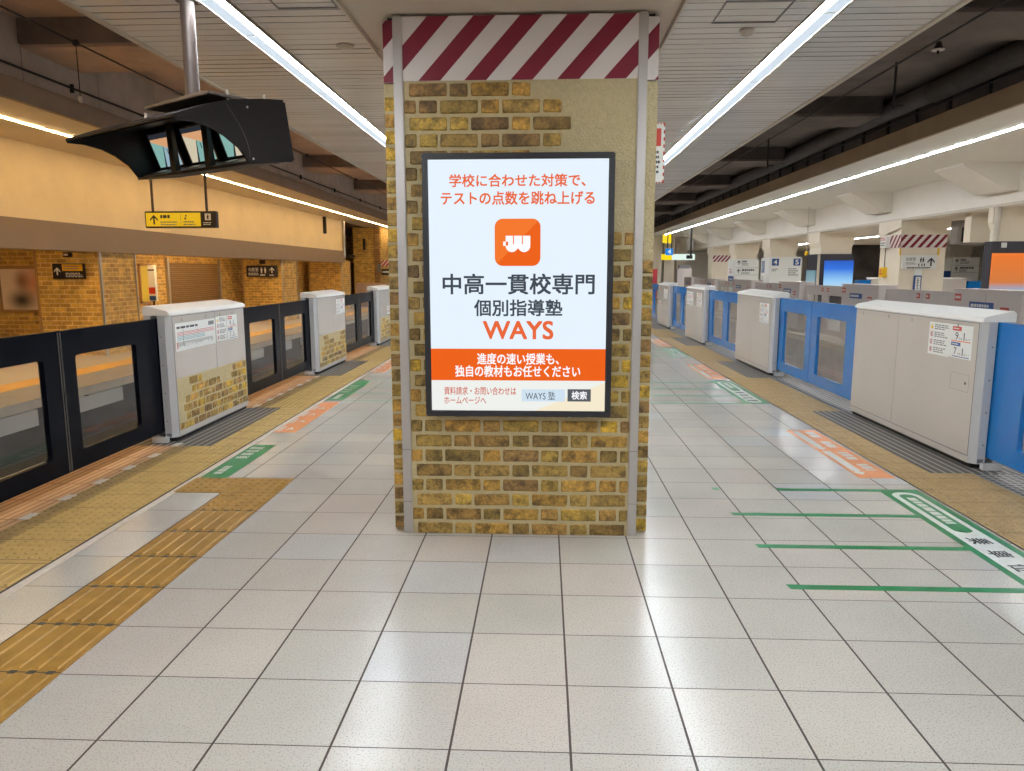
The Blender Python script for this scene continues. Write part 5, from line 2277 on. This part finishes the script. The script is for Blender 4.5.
# white emergency box and yellow phone box on the pillar's track side
t = thing('emergency_box', 'white box with red letters on the track side of the striped pillar', 'box', (10.57, 23.75, 2.27))
mb = MB()
mb.rbox(-.10, .028, -.20, .20, 0, .36, 'board_white', .01)
mb.build('case', t)
mb = MB()
F_ = Face((-.101, .20, 0), (0, -1, 0), (0, 0, 1), .003)
F_.lines(mb, .04, .36, .22, .32, 2, 'sign_red', 1, 4, .6)
F_.lines(mb, .04, .36, .05, .18, 2, 'ink_grey', 1, 4, .6)
mb.build('lettering', t)
mb = MB()
mb.tube((10.56, 23.75, 1.68), (10.56, 23.75, 2.27), .012, 'cable', n=6)
tag(mb.build('cable'), 'thin cable running down the striped pillar to the yellow box', 'cable')
t = thing('phone_box', 'small yellow box with red label hanging on the striped pillar', 'box', (10.56, 23.75, 1.38))
mb = MB()
mb.rbox(-.10, .038, -.12, .12, 0, .30, 'hazard_yellow', .01)
mb.build('case', t)
mb = MB()
F_ = Face((-.101, .12, 0), (0, -1, 0), (0, 0, 1), .003)
F_.lines(mb, .04, .20, .06, .25, 2, 'sign_red', 1, 3, .6)
mb.build('lettering', t)

# pillar with blue screens
tp, W_ = pillar_right(29.45, 'dark clad pillar with glowing blue screens', 'dark_clad', 2.22)
x0, x1, z0, z1 = at_rect(823.5, 854, 260.5, 285, 29.4)
mb = MB()
mb.box(x0 - 10.6, x1 - 10.6, -.04, -.005, .9, z1 - OZ, 'screen_blue')
mb.build('screen', tp)
mb = MB()
mb.box(-.04, -.005, .25, 1.2, .9, 1.75, 'screen_pale')
mb.build('side_screen', tp)
mb = MB()
mb.box(-.05, .03, -.05, .03, 0, 2.22 - OZ, 'ceiling_edge')
mb.build('corner_strip', tp)
t = thing('warning_lamp', 'small yellow lamp hanging on a cord beside the blue screen pillar', 'lamp', at(806.5, 253, 29.0)[:1] + (29.0, at(806.5, 253, 29.0)[1]))
mb = MB()
mb.lathe((0, 0, -.09), [(.05, 0), (.07, .05), (.06, .14), (.02, .17)], 'hazard_yellow', 12)
mb.build('body', t)
mb = MB()
mb.tube((0, 0, .07), (0, 0, SZR - t.location.z), .012, 'ceiling_edge', n=6)
mb.build('cord', t)


# pillar with the platform number board
def d_45(F_, m_, w_, h_):
    for i, s in enumerate('45'):
        a = w_ * (.05 + i * .68)
        sz = w_ * .22
        F_.rect(m_, a, a + sz, h_ * .94 - sz, h_ * .94, 'sign_blue', 1)
        F_.text(m_, s, a + sz * .25, a + sz * .75, h_ * .94 - sz * .85, h_ * .94 - sz * .15, 'board_white', .03, 3)
    F_.lines(m_, w_ * .05, w_ * .26, h_ * .46, h_ * .58, 2, 'ink_grey', 2, 3, .5)
    F_.lines(m_, w_ * .58, w_ * .95, h_ * .3, h_ * .6, 4, 'ink_grey', 2, 4, .45)


tp, W_ = pillar_right(35.8, 'white clad pillar with the blue number squares 4 and 5', 'board_white', 2.2)
x0, x1, z0, z1 = at_rect(769, 802, 257, 284, 35.75)
board('platform_number_board', 'white board with blue squares 4 and 5 across the pillar front', 'sign', x0, x1, 35.71, z0, z1, 'board_white', d_45, .08)
mb = MB()
F_ = Face((-.001, 1.35, 0), (0, -1, 0), (0, 0, 1), .004)
F_.rect(mb, .15, .6, 1.65, 2.2, 'sign_blue')
F_.lines(mb, .28, .47, 1.7, 2.15, 5, 'board_white', 2, 2, .6)
F_.lines(mb, .2, .5, 1.1, 1.5, 4, 'ink_grey', 1, 3, .5)
mb.build('side_lettering', tp)


def d_arrows(F_, m_, w_, h_):
    for i, zc in enumerate((.86, .52)):
        F_.arrow_up(m_, w_ * .12, h_ * zc, h_ * .17, 'ink')
        F_.lines(m_, w_ * .26, w_ * (.5 if i == 0 else .85), h_ * zc, h_ * (zc + .08), 1, 'ink', 2, 5, .8)
        F_.lines(m_, w_ * .24, w_ * .62, h_ * (zc - .13), h_ * (zc - .02), 2, 'ink_grey', 2, 5, .5)
    F_.rect(m_, 0, w_, h_ * .645, h_ * .655, 'ink_grey')
    F_.rect(m_, 0, w_, h_ * .36, h_ * .37, 'ink_grey')


tp, W_ = pillar_right(42.3, 'white clad pillar with two arrow directions beside the number board', 'board_white', 2.2)
x0, x1, z0, z1 = at_rect(735, 759, 259, 284, 42.25)
board('direction_board', 'white board with two black arrows next to the number board', 'sign', x0, x1, 42.2, z0, z1, 'board_white', d_arrows, .08)
mb = MB()
F_ = Face((-.001, 1.35, 0), (0, -1, 0), (0, 0, 1), .004)
F_.rect(mb, .05, 1.3, .95, 1.45, 'sign_blue')
F_.lines(mb, .3, 1.1, 1.05, 1.35, 2, 'board_white', 2, 3, .5)
F_.lines(mb, .3, .9, 1.6, 1.9, 2, 'ink_pink', 2, 3, .5)
mb.build('side_lettering', tp)
tp, W_ = pillar_right(47.7, 'small distant beige pillar with stripes beyond the arrow board', 'beige_clad', 3.06)
mb = MB()
mb.box(-.012, W_, -.012, 0, 2.3, 2.7, 'stripe_white')
F_ = Face((0, -.012, 2.3), (1, 0, 0), (0, 0, 1), .003)
stripes(mb, F_, 0, W_, 0, .4, 0, .24, .12, .85, 'maroon', 1)
mb.build('stripe_band', tp)

# departure display hanging behind the striped pillar
x0, x1, z0, z1 = at_rect(957, 999, 220, 244, 21.2)
t = thing('departure_display', 'grey departure display hanging under the beam beside the striped pillar', 'display', (x0, 21.2, z0))
wd, ht = x1 - x0, z1 - z0
mb = MB()
mb.rbox(0, wd, 0, .4, 0, ht, 'grey_gate_dark', .02)
mb.build('housing', t)
mb = MB()
mb.box(.10, wd - .04, -.012, 0, .06, ht * .70, 'black_inside')
mb.build('dark_screen', t)
mb = MB()
mb.box(.16, .34, -.014, 0, ht * .80, ht * .93, 'led_blue')
mb.build('blue_digits', t)
F_ = Face((0, -.003, 0), (1, 0, 0), (0, 0, 1), .004)
mb = MB()
F_.lines(mb, .45, 1.0, ht * .78, ht * .94, 1, 'led_white', 1, 6, .9)
mb.build('white_letters', t)
for x in (.3, .9):
    m_ = MB()
    m_.tube((x, .2, ht), (x, .2, 3.06 - z0), .03, 'pole_metal', n=8)
    m_.build('hanger_rod', t)

# further platform behind, between the pillars
tp, W_ = pillar_right(47.0, 'plain white pillar of the platform behind the departure display', 'board_white', 2.2)
tp.location.x = 24.8
x0, x1, z0, z1 = at_rect(952.5, 980, 257.5, 276, 40)
board('direction_board', 'white board with arrows seen between the striped pillar and the orange screen', 'sign', x0, x1, 40, OZ, z1, 'board_white',
      lambda F_, m_, w_, h_: d_arrows(Face(F_.o + Vector((0, 0, h_ * .5)), F_.u, F_.v, .004), m_, w_, h_ * .5), .1)
x0, x1, z0, z1 = at_rect(938.5, 952, 258, 277, 40.2)
board('route_board', 'narrow white and blue board beside the arrow board behind the striped pillar', 'sign', x0, x1, 40.2, OZ, z1, 'board_white',
      lambda F_, m_, w_, h_: F_.rect(m_, 0, w_, h_ * .52, h_ * .72, 'sign_blue'), .1)
for (u0, u1, v0, y, m, lab) in ((935, 967, 277.5, 30, 'gate_white', 'white gate cabinet behind the striped pillar, below the arrow board'),
                                (967, 986, 281, 30, 'blue', 'blue gate panel behind the grey gates, beside the orange screen'),
                                (858, 871, 280, 34, 'blue', 'blue gate panel behind the grey gates, beside the blue screen'),
                                (870, 882, 277.5, 34, 'gate_white', 'white gate cabinet between the blue screen and the striped pillar')):
    x0, x1, z0, z1 = at_rect(u0, u1, v0, 300, y)
    t = thing('gate_unit', lab, 'platform gate', (x0, y, OZ))
    mb = MB()
    z1 = at(u0, v0, y)[1]
    mb.rbox(0, x1 - x0, 0, .5, .03, z1 - OZ - .06, m, .01)
    mb.build('body', t)
    mb = MB()
    mb.rbox(-.01, x1 - x0 + .01, -.02, .52, z1 - OZ - .06, z1 - OZ, 'gate_top' if m == 'gate_white' else m, .01)
    mb.build('lid', t)
# dark sheet painting the shade of the opening left of the striped pillar
x0, x1, z0, z1 = at_rect(858, 882, 240, 290, 44)
mb = MB()
mb.box(x0 - .6, x1 + 1.0, 44, 44.2, OZ, 3.06, 'concrete_soot_shade')
struct(mb.build('wall_back'))
# upper beige block right of the pipe, over the orange screen pillar
mb = MB()
x0, x1, z0, z1 = at_rect(999, 1060, 204, 238, 16.6)
mb.box(10.9, 13.6, 19.8, 20.1, 2.3, 3.06, 'beige_clad')
struct(mb.build('wall_right'))

# distant things at the end of the right platform
x0, x1, z0, z1 = at_rect(661.5, 695, 254, 260, 45)
t = thing('hanging_sign', 'long lit yellow and white sign hanging far away under the blue number 4', 'sign', (x0, 45, z0))
wd, ht = x1 - x0, z1 - z0
mb = MB()
mb.box(0, wd * .31, 0, .2, 0, ht, 'lit_yellow')
mb.build('yellow_panel', t)
mb = MB()
mb.box(wd * .31, wd, 0, .2, 0, ht, 'lit_white')
mb.build('white_panel', t)
mb = MB()
mb.box(wd * .74, wd * .92, -.1, 0, ht * .2, ht * .8, 'cable')
mb.build('clock_box', t)
for f in (.18, .30):
    m_ = MB()
    m_.tube((wd * f, .1, ht), (wd * f, .1, SZR - z0), .03, 'cable', n=6)
    m_.build('hanger_rod', t)
a0_, a1_, b0_, b1_ = at_rect(665.5, 673, 248.5, 254.5, 45)
mb = MB()
mb.box(a0_ - x0, a1_ - x0, -.06, .1, b0_ - z0 - .04, b1_ - z0, 'lit_blue')
np_ = mb.build('number_panel', t)
np_['label'] = 'blue square with white 4'
F_ = Face((a0_ - x0, -.062, b0_ - z0), (1, 0, 0), (0, 0, 1), .004)
mb = MB()
F_.text(mb, '4', (a1_ - a0_) * .28, (a1_ - a0_) * .72, (b1_ - b0_) * .12, (b1_ - b0_) * .85, 'lit_white', .02, 1)
mb.build('number', np_)
x0, x1, z0, z1 = at_rect(663, 672, 228, 233.5, 50)
board('yellow_sign', 'small yellow sign under the soffit at the far end of the white lit platform', 'sign', x0, x1, 50, SZR - .55, SZR, 'lit_yellow', None, .1)
x0, x1, z0, z1 = at_rect(690, 693, 220, 258, 43)
mb = MB()
mb.rbox(x0, x1, 43, 43.15, z0, SZR, 'cable', .01)
tag(mb.build('hanging_post'), 'dark post hanging from the soffit near the distant sign', 'post')
x0, x1, z0, z1 = at_rect(676.5, 692, 268.5, 300, 42)
t = thing('equipment_cabinet', 'pale grey equipment cabinet at the far end of the white lit platform', 'cabinet', (x0, 42, OZ))
mb = MB()
mb.rbox(0, x1 - x0, 0, .6, 0, z1 - OZ, 'grey_gate', .02)
mb.build('body', t)
mb = MB()
mb.rbox(.1, x1 - x0 - .1, .1, .5, z1 - OZ, z1 - OZ + .2, 'ink_grey', .02)
mb.build('top_unit', t)
x0, x1, z0, z1 = at_rect(651, 657.5, 269, 285, 48)
board('poster_board', 'red and pink poster board far away close to the edge of the brick pillar', 'poster', x0, x1, 48, OZ, z1, 'red_board', None, .1)
for u, y, lab in ((656, 52, 'pale column far away behind the red poster board'), (669, 52, 'pale column far away behind the blue number sign'), (681, 54, 'pale column far away behind the grey equipment cabinet')):
    x = at(u, 270, y)[0]
    mb = MB()
    mb.rbox(x - .35, x + .35, y, y + .7, OZ, SZR, 'beige_clad', .02)
    tag(mb.build('column'), lab, 'pillar')
